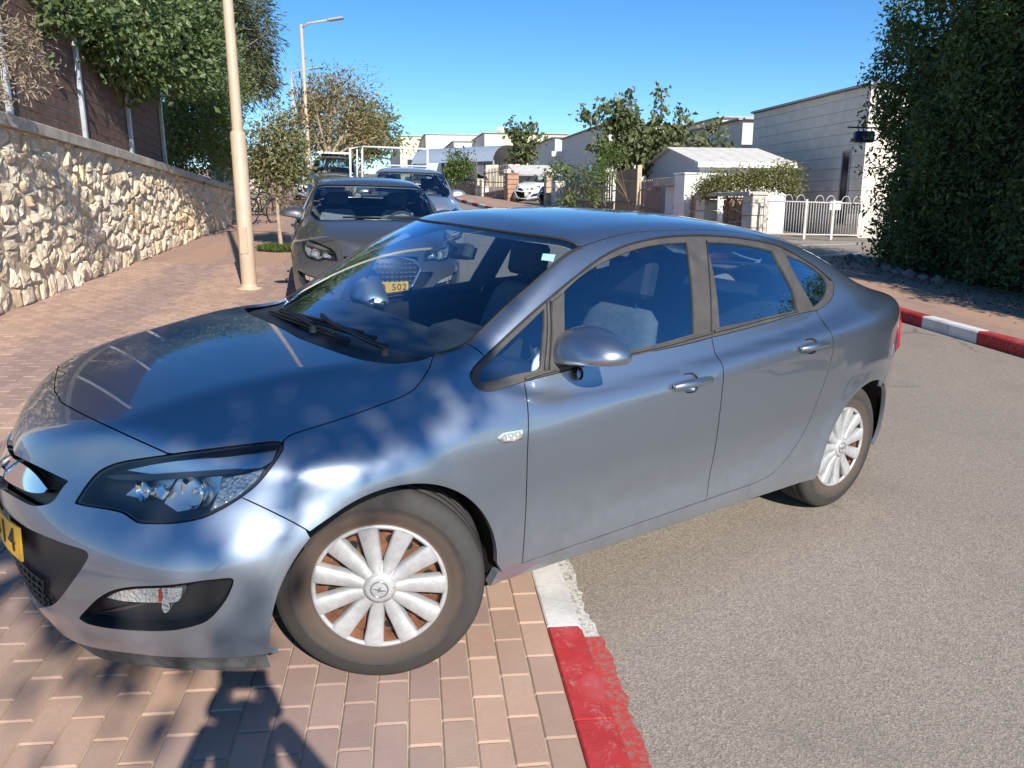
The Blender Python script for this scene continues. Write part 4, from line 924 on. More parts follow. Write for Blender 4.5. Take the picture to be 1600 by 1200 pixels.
c1 = face_put(ws_[0], 593, 916, .835, STEER, R(12)); c2 = face_put(ws_[1], 1316, 698, .825, 0, R(3))
for w_, (cx, cy), st in ((ws_[2], c1, STEER*.92), (ws_[3], c2, 0)): w_.matrix_local = Matrix.Translation((cx, cy, .326*WSC)) @ Matrix.Rotation(math.pi+st, 4, 'Z') @ Matrix.Scale(WSC, 4)
# wheel housings and underbody
for ax in (0, 2.685):
    for s in (-1, 1):
        m = MB(); n = 24; pr_ = [ARCH_R+.012]*n; vs_ = []
        for k in range(n):
            a = (R(2)+R(178)*k/(n-1) if ax else R(-8)+R(196)*k/(n-1)); r_ = ARCH_R+.018
            for y in (min(.872, float(W_PLAN(ax+r_*math.cos(a)))-.035), .78, .70, .56): vs_.append((ax+r_*math.cos(a), s*y, .326+r_*math.sin(a)))
        m.add(vs_, [(k*4+j, k*4+j+1, k*4+j+5, k*4+j+4) for k in range(n-1) for j in range(3)], 0, True)
        b0 = len(m.v); m.add([(ax, s*.56, .326)]+[vs_[k*4+3] for k in range(n)], [(0, k+1, k+2) for k in range(n-1)]); m.build('wheel_housing', SOOT, car)
ub = MB(); ub.box((1.35, 0, .27), (1.9, 1.62, .12), bevel=.03); ub.box((1.35, 0, .25), (4.2, 1.05, .14), bevel=.03); ub.box((-.45, 0, .42), (.7, 1.0, .34), bevel=.06); ub.box((3.2, 0, .40), (.6, 1.0, .3), bevel=.06); ub.build('underbody', SOOT, car)
# ---- cabin
INT = [('hood_liner', (-.2, 0, .78), (.8, 1.2, .05))]
m = MB(); m.box((1.6, 0, .34), (2.4, 1.55, .04)); m.build('cabin_floor', CABIN, car)
m = MB(); prof = [(.10, .93), (.30, .985), (.55, .985), (.68, .955), (.72, .88), (.74, .74), (.60, .60), (.55, .40), (.20, .40), (.10, .6)]
m.prism(prof, -.72, .72, 'Y'); m.build('dashboard', CABIN, car)
m = MB(); hump = [(.50, .97), (.55, 1.02), (.66, 1.035), (.74, 1.01), (.76, .95), (.70, .90), (.5, .9)]; m.prism(hump, -.56, -.18, 'Y'); m.build('instrument_hood', CABIN, car)
m = MB(); sc_ = Vector((.86, -.37, .90)); a_ = Vector((0, 1, 0)); b_ = Vector((.40, 0, .92)).normalized()
m.tube([sc_+.185*(math.cos(q)*a_+math.sin(q)*b_) for q in [2*math.pi*k/32 for k in range(32)]], .016, 8, closed=True); nrm = a_.cross(b_)
for q in (0, math.pi, -math.pi/2): m.tube([sc_-nrm*.0, sc_+.18*(math.cos(q)*a_+math.sin(q)*b_)], .014, 6)
m.lathe([(0, .03), (.05, .03), (.07, .0), (.07, -.03)], 20, 'X', (sc_.x, sc_.y, sc_.z)); m.build('steering_wheel', CABIN, car)
def seat(y, x):
    m = MB(); 
    rings = [(0, .46, .25, .05), (.05, .60, .25, .055), (.10, .75, .245, .055), (.16, .92, .235, .05), (.20, 1.03, .205, .042), (.215, 1.07, .15, .03)]
    vs_ = []; N_ = 14
    for dx, z, hw, d in rings:
        for k in range(N_):
            a = 2*math.pi*k/N_; ca, sa = math.cos(a), math.sin(a); vs_.append((x+dx+d*math.copysign(abs(sa)**.7, sa), y+hw*math.copysign(abs(ca)**.5, ca), z))
    m.add(vs_, [(i*N_+k, i*N_+(k+1) % N_, (i+1)*N_+(k+1) % N_, (i+1)*N_+k) for i in range(len(rings)-1) for k in range(N_)]+[tuple((len(rings)-1)*N_+k for k in range(N_))], 0, True)
    m.box((x-.22, y, .47), (.50, .50, .14), bevel=.05); s = m.build('seat', SEAT, car)
    h = MB(); h.box((x+.235, y, 1.20), (.085, .26, .17), Matrix.Rotation(.15, 3, 'Y'), bevel=.035); h.tube([(x+.21, y-.06, 1.05), (x+.23, y-.06, 1.15)], .006, 6); h.tube([(x+.21, y+.06, 1.05), (x+.23, y+.06, 1.15)], .006, 6); h.build('headrest', CABIN, s)
seat(-.37, 1.22); seat(.37, 1.22)
m = MB(); m.box((2.12, 0, .48), (.5, 1.30, .18), bevel=.05); m.box((2.46, 0, .76), (.16, 1.30, .56), Matrix.Rotation(.3, 3, 'Y'), bevel=.05); rs_ = m.build('rear_seat', CABIN, car)
for y in (-.40, .40):
    h = MB(); h.box((2.56, y, 1.13), (.09, .26, .17), Matrix.Rotation(.2, 3, 'Y'), bevel=.035); h.build('headrest', CABIN, rs_)
m = MB(); m.box((2.85, 0, 1.02), (.55, 1.25, .02)); m.build('parcel_shelf', CABIN, car)
panel('headliner', cat(wt0, wt[::-1], roof_seam, rear_top), (0, 0, -1), LINER, res=.06, sym=True, off=-.035, th=0, rim=False, parent=car)
dt = cat(px(DLO_LOW), px(DLO_LOW2)[1:], rear_gap[4:], bot(xb, xg, 10), door_gap[::-1][:-1]); panel('door_trim', dt, dd, CABIN, res=.05, off=-.07, th=0, rim=False, parent=car, both=True)
m = MB(); m.box((.80, .01, 1.285), (.045, .215, .065), Matrix.Rotation(.35, 3, 'Y') @ Matrix.Rotation(-.25, 3, 'Z'), bevel=.02); m.tube([(.78, .01, 1.30), (.72, .01, 1.352)], .014, 6); im = m.build('rear_view_mirror', CABIN, car)
m = MB(); m.box((.828, .002, 1.277), (.004, .20, .052), Matrix.Rotation(.35, 3, 'Y') @ Matrix.Rotation(-.25, 3, 'Z')); m.build('mirror_glass', CHROME, im)
STK = px([(848, 394), (868, 396), (864, 407), (845, 404)], f_upper, smooth=False); panel('windshield_sticker', STK, (.5, 0, -.86), plain('pale_sticker', (.55, .75, .80), .6, var=.2, nscale=60), fn=f_upper, res=.02, off=-.006, th=0, gap=0, rim=False, parent=WS)
panel('dashboard_card', px([(590, 478), (622, 478), (622, 486), (590, 486)], f_upper, smooth=False), (.5, 0, -.86), BLACK, fn=f_upper, res=.03, off=-.05, th=0, gap=0, rim=False, parent=car) if False else None
# ------------------------------------------------------------------ stone retaining wall on the left
WB = np.array([(-4.72, 4.3), (-5.29, 7.92), (-5.51, 9.48), (-5.89, 11.92), (-6.58, 16.1), (-7.36, 20.8)])
_wl = np.concatenate([[0], np.cumsum(np.linalg.norm(np.diff(WB, axis=0), axis=1))]); WLEN = _wl[-1]
def wall_pt(s): return np.array([np.interp(s, _wl, WB[:, 0]), np.interp(s, _wl, WB[:, 1])])
def wall_s(y): return float(np.interp(y, WB[:, 1], _wl))
def wall_top(s): return float(np.interp(wall_pt(s)[1], [4.3, 7.92, 20.8], [2.74, 2.60, 2.14]))   # height of the coping's top
def wall_dir(s):
    d = wall_pt(s+.05)-wall_pt(s-.05); return d/np.linalg.norm(d)
def stone_mat():
    t = NT('rough_limestone'); g = t.n('NewGeometry'); P = g.outputs['Position']; oi = t.n('ObjectInfo')
    n1 = t.noise(P, 3.1, 5, .6); n2 = t.noise(P, 17, 8, .72); n3 = t.noise(P, 60, 5, .7)
    c = t.ramp(t.math('ADD', t.math('MULTIPLY', oi.outputs['Random'], .55), t.math('MULTIPLY', n1, .45)), (.10, (.64, .51, .34)), (.38, (.76, .65, .48)), (.62, (.82, .72, .57)), (.80, (.78, .60, .37)), (.95, (.66, .40, .18)))
    c = t.mix(t.math('MULTIPLY', t.ramp(n2, (.52, (0, 0, 0)), (.72, (1, 1, 1))), .55), c, (.50, .34, .19))
    c = t.mix(t.math('MULTIPLY', t.ramp(n3, (.55, (0, 0, 0)), (.8, (1, 1, 1))), .35), c, (.33, .28, .22))
    t.set(col=c, rough=.92, spec=.25); t.bump(t.math('ADD', n2, t.math('MULTIPLY', n3, .5)), .9, .03); return t.m
STONE = stone_mat(); MORTAR = plain('wall_mortar', (.58, .47, .33), .95, var=.25, nscale=9, bump=.4, bscale=30); COPING = plain('coping_concrete', (.44, .40, .33), .9, var=.22, nscale=5, bump=.4, bscale=40)
wall = base_empty('stone_wall', (*wall_pt(8), gz(*wall_pt(8))), label='rough cream limestone retaining wall with concrete coping along the left pavement', cat='wall')
m = MB(); ss = np.linspace(0, WLEN, 30); vs = []
for s in ss:
    p = wall_pt(s); d = wall_dir(s); nb = np.array([-d[1], d[0]]); b = p+nb*.037; c = p+nb*.45
    g = gz(*p); T = wall_top(s)-.13
    vs += [(b[0], b[1], g-.2), (b[0], b[1], T), (c[0], c[1], T), (c[0], c[1], g-.2)]
n = len(ss); m.add(vs, [(i*4+j, i*4+(j+1) % 4, i*4+4+(j+1) % 4, i*4+4+j) for i in range(n-1) for j in range(4)]+[(0, 1, 2, 3), (4*n-1, 4*n-2, 4*n-3, 4*n-4)]); m.build('wall_core', MORTAR, wall)
edges = np.linspace(0, WLEN, 12)
for a, b in zip(edges[:-1], edges[1:]):
    m = MB(); q = []
    for s in (a+.006, b-.006):
        p = wall_pt(s); d = wall_dir(s); nb = np.array([-d[1], d[0]]); T = wall_top(s)
        q += [(*(p-nb*.055), T-.13), (*(p-nb*.055), T-.012), (*(p-nb*.04), T), (*(p+nb*.47), T), (*(p+nb*.47), T-.13)]
    m.add(q, [(j, (j+1) % 5, 5+(j+1) % 5, 5+j) for j in range(5)]+[(0, 1, 2, 3, 4), (9, 8, 7, 6, 5)]); m.build('coping_slab', COPING, wall)
# irregular stones: jittered seeds, clipped cells
rnd = random.Random(11); seeds = []
s = .1
while s < WLEN:
    z = .03; top = wall_top(s)-.13-gz(*wall_pt(s)); w = rnd.uniform(.19, .27)
    while z < top:
        h = rnd.uniform(.15, .27); seeds.append((s+rnd.uniform(-.085, .085), z+h/2+rnd.uniform(-.05, .05), top)); z += h
    s += w
seeds = np.array(seeds)
def clip(poly, a, b):                                   # keep the side of poly nearer to a than to b
    mx, my = (a[0]+b[0])/2, (a[1]+b[1])/2; dx, dy = b[0]-a[0], b[1]-a[1]; out = []; n = len(poly)
    sd = [(p[0]-mx)*dx+(p[1]-my)*dy for p in poly]
    for i in range(n):
        j = (i+1) % n
        if sd[i] <= 0: out.append(poly[i])
        if (sd[i] < 0) != (sd[j] < 0) and sd[i] != sd[j]:
            t = sd[i]/(sd[i]-sd[j]); out.append((poly[i][0]+t*(poly[j][0]-poly[i][0]), poly[i][1]+t*(poly[j][1]-poly[i][1])))
    return out
cells = []
for i, sd_ in enumerate(seeds):
    dist = np.hypot(seeds[:, 0]-sd_[0], seeds[:, 1]-sd_[1]); nb = np.argsort(dist)[1:16]
    poly = [(sd_[0]-.3, -.03), (sd_[0]+.3, -.03), (sd_[0]+.3, sd_[2]+.01), (sd_[0]-.3, sd_[2]+.01)]
    for j in nb:
        poly = clip(poly, sd_, seeds[j])
        if len(poly) < 3: break
    if len(poly) >= 3: cells.append(poly)
def stone_geo(poly):
    P = np.array(poly); c = P.mean(0)
    # split long edges so that the outline is not straight
    Q = []
    for i in range(len(P)):
        a, b = P[i], P[(i+1) % len(P)]; Q.append(a)
        if np.linalg.norm(b-a) > .10: Q.append((a+b)/2+np.array([rnd.gauss(0, .008), rnd.gauss(0, .008)]))
    P = np.array(Q); n = len(P); dmin = max(.05, np.min(np.linalg.norm(P-c, axis=1))); sh = max(.6, 1-.010/dmin)
    bulge = rnd.uniform(.030, .068); pk = np.array([rnd.gauss(0, .025), rnd.gauss(0, .03)]); rings = []
    tilt = (rnd.gauss(0, .13), rnd.gauss(.03, .15))
    for sc, dp in ((sh, 0.), (sh*.97, .45), (sh*.80, .82), (sh*.45, 1.0)):
        rg = []
        for p in P:
            q = c+(p-c)*sc*(1+rnd.gauss(0, .025))+pk*dp*.6
            d = bulge*dp*(1+rnd.gauss(0, .16 if dp > .3 else 0))+((q[0]-c[0])*tilt[0]+(q[1]-c[1])*tilt[1])*min(1, dp*1.5) if dp else -.02
            rg.append((q[0], q[1], d))
        rings.append(rg)
    rings.append([(c[0]+pk[0], c[1]+pk[1], bulge*rnd.uniform(.85, 1.2))])
    V = [v for r in rings for v in r]; F = []
    for k in range(3):
        for i in range(n):
            j = (i+1) % n; F += [(k*n+i, k*n+j, (k+1)*n+j), (k*n+i, (k+1)*n+j, (k+1)*n+i)]
    F += [(3*n+i, 3*n+(i+1) % n, 4*n) for i in range(n)]
    W = []
    for a, h, d in V:
        p = wall_pt(min(max(a, 0), WLEN)); dr = wall_dir(min(max(a, .06), WLEN-.06)); nf = np.array([dr[1], -dr[0]]); q = p+nf*(d-.055); W.append((q[0], q[1], gz(*p)+h))
    return W, F
items = []
for poly in cells:
    c = np.mean(poly, 0); p = wall_pt(c[0]); items.append((math.hypot(*p) if p[1] > 7.2 else 99-p[1], poly))
items.sort(key=lambda t: t[0]); rest = MB()
for i, (_, poly) in enumerate(items):
    V, F = stone_geo(poly)
    if i < 300:
        me = bpy.data.meshes.new('stone'); me.from_pydata(V, [], F); me.materials.append(STONE); me.polygons.foreach_set('use_smooth', [False]*len(F)); link('stone', me, wall)
    else: rest.add(V, F)
if rest.v: rest.build('far_stones', STONE, wall, recalc=False)['kind'] = 'stuff'
# ------------------------------------------------------------------ slat fence on the wall
BOARD = plain('brown_fence_board', (.135, .080, .058), .75, var=.4, nscale=7, bump=.25, bscale=70); GALV = plain('galvanised_post', (.50, .53, .56), .45, .5, var=.15)
fence = empty('slat_fence', label='dark brown horizontal slat fence with galvanised posts standing on the stone wall', cat='fence')
posts = [wall_s(y) for y in (4.9, 6.95, 9.0, 11.15, 13.15, 15.1)]
for k, s in enumerate(posts):
    p = wall_pt(s); d = wall_dir(s); nb = np.array([-d[1], d[0]]); c = p+nb*.12; m = MB(); m.box((0, 0, .95), (.06, .06, 1.95), bevel=.006); o = m.build('post', GALV, fence); o.location = (c[0], c[1], wall_top(s)-.02); o.rotation_euler = (0, 0, math.atan2(d[1], d[0]))
    if k == len(posts)-1: break
    s2 = posts[k+1]; p2 = wall_pt(s2)+np.array([-wall_dir(s2)[1], wall_dir(s2)[0]])*.12; L = np.linalg.norm(p2-c); dz = wall_top(s2)-wall_top(s)
    m = MB(); m.box((0, 0, 0), (L-.03, .022, .138), bevel=.009); bmsh = m.mesh('fence_board', BOARD)
    for j in range(13):
        o = link('fence_board', bmsh, fence); mid = (c+p2)/2+nb*.045; o.location = (mid[0], mid[1], (wall_top(s)+wall_top(s2))/2+.10+j*.1425); o.rotation_euler = (random.gauss(0, .01), -math.atan2(dz, L), math.atan2((p2-c)[1], (p2-c)[0]))
# ------------------------------------------------------------------ plants
def leaf_mat(name, c1, c2, c3=None, trans=.35, rough=.5):
    t = NT(name); a = t.n('Attribute'); a.attribute_name = 'shade'
    stops = [(.05, c1), (.75, c2)]+([(.97, c3)] if c3 else []); col = t.ramp(a.outputs['Fac'], *stops)
    t.set(col=col, rough=rough, spec=.35)
    tr = t.n('BsdfTranslucent'); t.l(t.mix(.5, col, (.25, .32, .03)), tr.inputs[0]); mx = t.n('MixShader'); mx.inputs[0].default_value = trans
    t.l(t.b.outputs[0], mx.inputs[1]); t.l(tr.outputs[0], mx.inputs[2]); t.l(mx.outputs[0], t.out.inputs[0]); return t.m
def leaves(name, centers, spread, per, size, mat, parent, aspect=.45, droop=.3, jit=.35, seed=3, outward=None, fold=.25):
    """leaf blades scattered round twig ends; centers Nx3, spread per axis"""
    r = np.random.RandomState(seed); C = np.repeat(np.array(centers, float), per, 0); N = len(C)
    P = C+r.normal(size=(N, 3))*np.array(spread)
    D = r.normal(size=(N, 3)); D[:, 2] -= droop
    if outward is not None: D += (P-np.array(outward))*.8
    D /= np.linalg.norm(D, axis=1, keepdims=True); U = r.normal(size=(N, 3)); S = np.cross(D, U); S /= np.maximum(np.linalg.norm(S, axis=1, keepdims=True), 1e-6); Nn = np.cross(S, D)
    L = size*(1+r.normal(size=N)*jit).clip(.35, 2)[:, None]; W = L*aspect
    a = P; b = P+D*L*.5+S*W*.5+Nn*W*fold; c = P+D*L-Nn*L*.12; d = P+D*L*.5-S*W*.5+Nn*W*fold
    V = np.stack([a, b, c, d], 1).reshape(-1, 3); I = np.arange(N)*4; F = np.concatenate([np.stack([I, I+1, I+2], 1), np.stack([I, I+2, I+3], 1)])
    me = bpy.data.meshes.new(name); me.vertices.add(len(V)); me.vertices.foreach_set('co', V.ravel().astype(np.float32)); me.loops.add(len(F)*3); me.polygons.add(len(F))
    me.loops.foreach_set('vertex_index', F.ravel().astype(np.int32)); me.polygons.foreach_set('loop_start', np.arange(0, len(F)*3, 3, dtype=np.int32)); me.update(calc_edges=True)
    sh = np.clip(np.repeat(r.rand(len(centers)), per)*.6+r.rand(N)*.4, 0, 1); at = me.attributes.new('shade', 'FLOAT', 'POINT'); at.data.foreach_set('value', np.repeat(sh, 4).astype(np.float32))
    me.materials.append(mat); return link(name, me, parent)
def blob(c, rad, n, seed, hollow=.45, flat=None):
    """twig ends through an uneven ellipsoid shell, fewer inside, with lumps"""
    r = np.random.RandomState(seed); d = r.normal(size=(n, 3)); d /= np.linalg.norm(d, axis=1, keepdims=True)
    lump = 1+.16*np.sin(d[:, 0]*4+seed)+.14*np.sin(d[:, 1]*5+seed*2)+.12*np.sin(d[:, 2]*6+seed*3)
    q = hollow+(1-hollow)*r.rand(n)**.6
    return np.array(c)+d*np.array(rad)*(q*lump)[:, None]
BARK = plain('bark', (.17, .125, .09), .9, var=.35, nscale=14, bump=.5, bscale=40); PALEBARK = plain('pale_bark', (.36, .29, .20), .9, var=.25, nscale=14, bump=.4, bscale=40)
def tree(name, label, base, crowns, mat, h0, r0, leaf, per, n, bark=BARK, seed=1, spread=.16, aspect=.45, group=None, cat_='tree', hollow=.45, droop=.3, nlimb=9):
    rr = random.Random(seed); base = Vector(base); root = base_empty(name, base, label, cat_, group); m = MB()
    cc = Vector(crowns[0][0]); top = Vector((base.x*.4+cc.x*.6, base.y*.4+cc.y*.6, base.z+h0))
    m.tube(bezier([base-Vector((0, 0, .1)), base.lerp(top, .5)+Vector((rr.gauss(0, .04), rr.gauss(0, .04), 0)), top], 4), [r0*(1-.35*i/8) for i in range(9)], 8)
    pts = []
    for k, (c, rad) in enumerate(crowns):
        p = blob(c, rad, max(8, int(n*(rad[0]*rad[1]*rad[2])**.6)), seed*7+k, hollow); pts.append(p)
        for j in range(nlimb if k == 0 else max(2, nlimb//2)):
            e = Vector(p[rr.randrange(len(p))]); mid = top.lerp(e, .5)+Vector((rr.gauss(0, .1), rr.gauss(0, .1), rr.uniform(0, .15))); m.tube(bezier([top.lerp(base, .12), mid, e], 3), [r0*.55, r0*.45, r0*.4, r0*.3, r0*.22, r0*.14, r0*.06], 5)
    m.build('trunk', bark, root); pts = np.concatenate(pts); leaves('crown', pts, (spread,)*3, per, leaf, mat, root, aspect, droop, seed=seed, outward=tuple(cc))
    return root
def gp(x, y): return (x, y, gz(x, y))
BROAD = leaf_mat('broad_leaf', (.075, .120, .046), (.18, .24, .10), (.33, .37, .21), .36, .36); HEDGE = leaf_mat('hedge_leaf', (.040, .080, .032), (.095, .150, .055), (.17, .22, .09), .28)
OLIVE = leaf_mat('olive_leaf', (.15, .155, .07), (.28, .265, .13), (.38, .34, .19), .35); FRESH = leaf_mat('fresh_leaf', (.045, .085, .015), (.10, .16, .03), (.17, .22, .06), .35)
DRY = leaf_mat('dry_leaf', (.20, .155, .075), (.32, .25, .12), (.40, .32, .18), .35); PALE = leaf_mat('pale_dry_twigs', (.25, .19, .13), (.40, .32, .24), (.48, .41, .33), .2)
MIDG = leaf_mat('mid_leaf', (.08, .115, .038), (.18, .225, .08), (.29, .31, .13), .36); ACAC = leaf_mat('acacia_leaf', (.065, .075, .038), (.15, .155, .085), (.25, .24, .14), .32)
def wp(u, v, y): p = at_depth(u, v, y); return (float(p[0]), float(p[1]), float(p[2]))
T = lambda y, off=.35: (lambda s: (wall_pt(s)[0]-off, wall_pt(s)[1], wall_top(s)-.1))(wall_s(y))
# over the wall, near to far
tree('dry_shrub', 'pale dried-out grey shrub hanging over the slat fence at the left edge', T(7.6, .1), [(wp(18, 95, 7.9), (.36, .36, .42)), (wp(45, 112, 8.1), (.20, .22, .22)), (wp(-20, 70, 7.7), (.4, .4, .4))], PALE, .7, .02, .060, 26, 170, PALEBARK, 3, .06, .20, cat_='shrub')
tree('broad_leaved_tree', 'dark green broad-leaved tree overhanging the brown slat fence', T(12.0, 1.6), [(wp(165, 40, 12.9), (1.0, 1.0, .86)), (wp(90, 18, 11.6), (.75, .75, .48)), (wp(250, 60, 14.2), (.9, .9, 1.0)), (wp(190, 92, 12.8), (.5, .5, .45)), (wp(290, 30, 15.2), (.8, .9, 1.1)), (wp(60, 14, 10.8), (.5, .5, .42)), (wp(112, 42, 11.6), (.62, .55, .48)), (wp(30, 10, 10.2), (.45, .45, .40)), (wp(150, 75, 12.2), (.5, .5, .42)), (wp(215, 118, 13.4), (.35, .35, .3))], BROAD, 1.4, .10, .115, 17, 340, BARK, 5, .13, .5, hollow=.35)
tree('green_bush', 'bright mid-green bush filling the top of the wall past the fence', T(16.8, .9), [(wp(300, 175, 18.3), (.85, 1.0, 1.15)), (wp(330, 120, 19.4), (.75, 1.0, .9)), (wp(270, 215, 17.3), (.6, .6, .8)), (wp(345, 210, 20.2), (.6, .9, 1.15)), (wp(237, 205, 16.2), (.4, .4, .65))], MIDG, .6, .06, .085, 17, 500, BARK, 6, .13, .45, cat_='bush', hollow=.4)
tree('acacia_tree', 'tall feathery dark tree rising behind the bush and lamp post', T(20.5, 3.0), [(wp(330, 60, 28), (1.75, 1.8, 2.2)), (wp(385, 60, 28.5), (1.15, 1.2, 1.75)), (wp(402, 112, 28.5), (.75, .8, .95)), (wp(330, 10, 28), (1.8, 1.8, 1.2)), (wp(290, 100, 28), (.9, 1, 1.2))], ACAC, 2.8, .16, .18, 10, 210, BARK, 8, .18, .22, hollow=.3, droop=.8)
tb = gpix(440, 390)
tree('street_sapling', 'slim pavement sapling with a rounded olive crown beside the grass patch', tb, [(wp(432, 228, 14.9), (.52, .52, .68)), (wp(455, 262, 14.8), (.34, .36, .34)), (wp(408, 258, 15.0), (.30, .32, .34))], OLIVE, 1.45, .045, .085, 14, 520, PALEBARK, 9, .10, .42, hollow=.25)
b2 = gpix(500, 330); tree('dry_street_tree', 'brownish half-dry street tree behind the second lamp post', b2, [(wp(525, 195, 29), (1.6, 1.6, 1.25)), (wp(575, 205, 29.5), (1.0, 1.1, .9)), (wp(480, 215, 28.6), (.7, .8, .9)), (wp(520, 150, 29), (1.3, 1.3, .75))], DRY, 2.0, .10, .14, 9, 130, PALEBARK, 12, .22, .42, hollow=.2)
tree('green_street_tree', 'darker green tree behind the dry one near the white frame', gp(-8.2, 40), [(wp(592, 212, 40), (1.3, 1.3, 1.2)), (wp(565, 190, 41), (1.1, 1.2, 1.2)), (wp(545, 232, 42), (1.6, 1.2, .9))], BROAD, 2.2, .12, .20, 9, 110, BARK, 13, .25, .45, hollow=.3)
tree('twiggy_tree', 'thin leafless twiggy treetop showing above the dry street tree', gp(-10.5, 36), [(wp(500, 130, 35), (1.3, 1.2, 1.0)), (wp(555, 140, 35.5), (1.4, 1, .9))], leaf_mat('sparse_twigs', (.12, .085, .08), (.17, .13, .12), None, .1), 3.6, .07, .10, 3, 90, BARK, 15, .2, .3, nlimb=22)
tree('low_scrub', 'low reddish dry scrub at the foot of the far pillars', gpix(415, 318), [(wp(412, 312, 24.5), (.7, .7, .42)), (wp(445, 318, 25), (.5, .5, .3))], leaf_mat('red_scrub', (.13, .075, .04), (.20, .125, .065), None, .2), .2, .03, .09, 9, 150, BARK, 16, .12, .4, cat_='shrub')
# grass ring round the sapling
gr = np.random.RandomState(4); a = gr.rand(900)*2*math.pi; q = np.sqrt(gr.rand(900)); gc = np.stack([tb[0]+.40*q*np.cos(a), tb[1]-.1+.36*q*np.sin(a), np.zeros(900)], 1); gc[:, 2] = gz(gc[:, 0], gc[:, 1])
go = leaves('grass_patch', gc, (.01, .01, .004), 3, .09, FRESH, None, .14, -2.2, seed=5); tag(go, 'small patch of green grass round the sapling', 'grass', kind='stuff')
# ------------------------------------------------------------------ street lamps
CREAM = plain('cream_lamp_paint', (.50, .385, .275), .55, var=.10, nscale=4); LGREY = plain('lamp_head_grey', (.42, .42, .42), .5, .3, var=.1)
def lamp(base, label, h=6.1, low=1.95):
    root = empty('street_lamp', tuple(base), label=label, cat='street lamp', group='street lamps along the left pavement')
    m = MB(); m.lathe([(.17, -.05), (.17, .012), (.105, .02), (.105, .06)], 16); m.lathe([(.098, .02), (.094, low), (.070, low+.03)], 20); m.build('lower_pole', CREAM, root)
    m = MB(); m.lathe([(.068, low), (.048, h), (0, h+.01)], 16); m.build('upper_pole', CREAM, root)
    m = MB(); m.tube([(0, 0, h-.12), (.25, -.05, h+.02), (1.0, -.18, h+.10)], .03, 8); m.build('arm', CREAM, root)
    m = MB(); m.box((1.22, -.22, h+.12), (.55, .20, .08), Matrix.Rotation(-.15, 3, 'Z') @ Matrix.Rotation(-.1, 3, 'Y'), bevel=.03); m.build('lamp_head', LGREY, root)
    m = MB(); m.box((0, -.092, .62), (.10, .02, .34), bevel=.004); m.build('service_hatch', CREAM, root); return root
lamp(gpix(390, 450), 'nearest cream street lamp pole, standing in front of the stone wall'); lamp(gpix(487, 329), 'second cream street lamp along the pavement, its arm against the sky'); lamp(gp(-11.3, 42.0), 'farthest street lamp, half hidden behind the second one')
# ------------------------------------------------------------------ pillars, bicycle beyond the wall
PALEST = plain('pale_dressed_stone', (.58, .52, .42), .9, var=.2, nscale=9, bump=.4, bscale=40); WOODP = plain('sun_bleached_wood', (.42, .29, .19), .8, var=.25, nscale=10)
def gate_pillar(u, v, w, hgt, mat, label):
    p = gpix(u, v); m = MB(); root = empty('gate_pillar', tuple(p), label=label, cat='pillar'); hh = 0
    k = 0
    while hh < hgt-.05:
        b = MB(); c = min(.3, hgt-hh); b.box((0, 0, hh+c/2), (w+random.uniform(-.02, .02), w, c-.012), bevel=.015); b.build('pillar_block', mat, root); hh += c
    b = MB(); b.box((0, 0, hgt+.03), (w+.08, w+.08, .06), bevel=.01); b.build('cap', mat, root); return root
gate_pillar(402, 335, .5, 1.55, PALEST, 'pale stone gate pillar behind the leaning bicycle'); gate_pillar(372, 345, .35, 2.05, WOODP, 'tall tan gate post just beyond the end of the stone wall'); gate_pillar(349, 349, .35, 1.9, plain('blue_grey_render', (.38, .41, .46), .8, var=.15), 'blue-grey gate post at the end of the stone wall')
bp = gpix(410, 349); bike = empty('bicycle', (bp[0], bp[1], bp[2]), (0.12, 0, R(75)), 'dark bicycle leaning by the pale stone pillar', 'bicycle'); BIKEM = plain('bicycle_black', (.02, .022, .025), .4, .3)
for x in (-.52, .52):
    m = MB(); m.tube([(x+.33*math.cos(a), 0, .33+.33*math.sin(a)) for a in [2*math.pi*k/28 for k in range(28)]], .022, 6, closed=True)
    for k in range(8): m.tube([(x, 0, .33), (x+.32*math.cos(k*math.pi/4), 0, .33+.32*math.sin(k*math.pi/4))], .003, 4)
    m.build('wheel', BIKEM, bike)
m = MB(); S_ = {'bb': (-.05, 0, .30), 'seat': (-.18, 0, .82), 'head': (.36, 0, .80), 'rear': (-.52, 0, .33), 'fr': (.52, 0, .33)}
for a, b in (('bb', 'seat'), ('bb', 'head'), ('seat', 'head'), ('bb', 'rear'), ('seat', 'rear'), ('head', 'fr')): m.tube([S_[a], S_[b]], .018, 6)
m.build('frame', BIKEM, bike); m = MB(); m.tube([(.36, 0, .80), (.34, 0, .98)], .014, 6); m.tube([(.30, -.3, 1.0), (.36, -.1, .99), (.36, .1, .99), (.30, .3, 1.0)], .013, 6); m.build('handlebar', BIKEM, bike)
m = MB(); m.tube([(-.18, 0, .82), (-.20, 0, .93)], .013, 6); m.box((-.2, 0, .95), (.26, .13, .05), bevel=.02); m.build('saddle', BIKEM, bike); m = MB(); m.tube([(-.05, -.1, .24), (-.05, 0, .30), (-.05, .1, .36)], .01, 6); m.box((-.05, -.14, .23), (.09, .07, .02)); m.box((-.05, .14, .37), (.09, .07, .02)); m.build('pedals', BIKEM, bike)
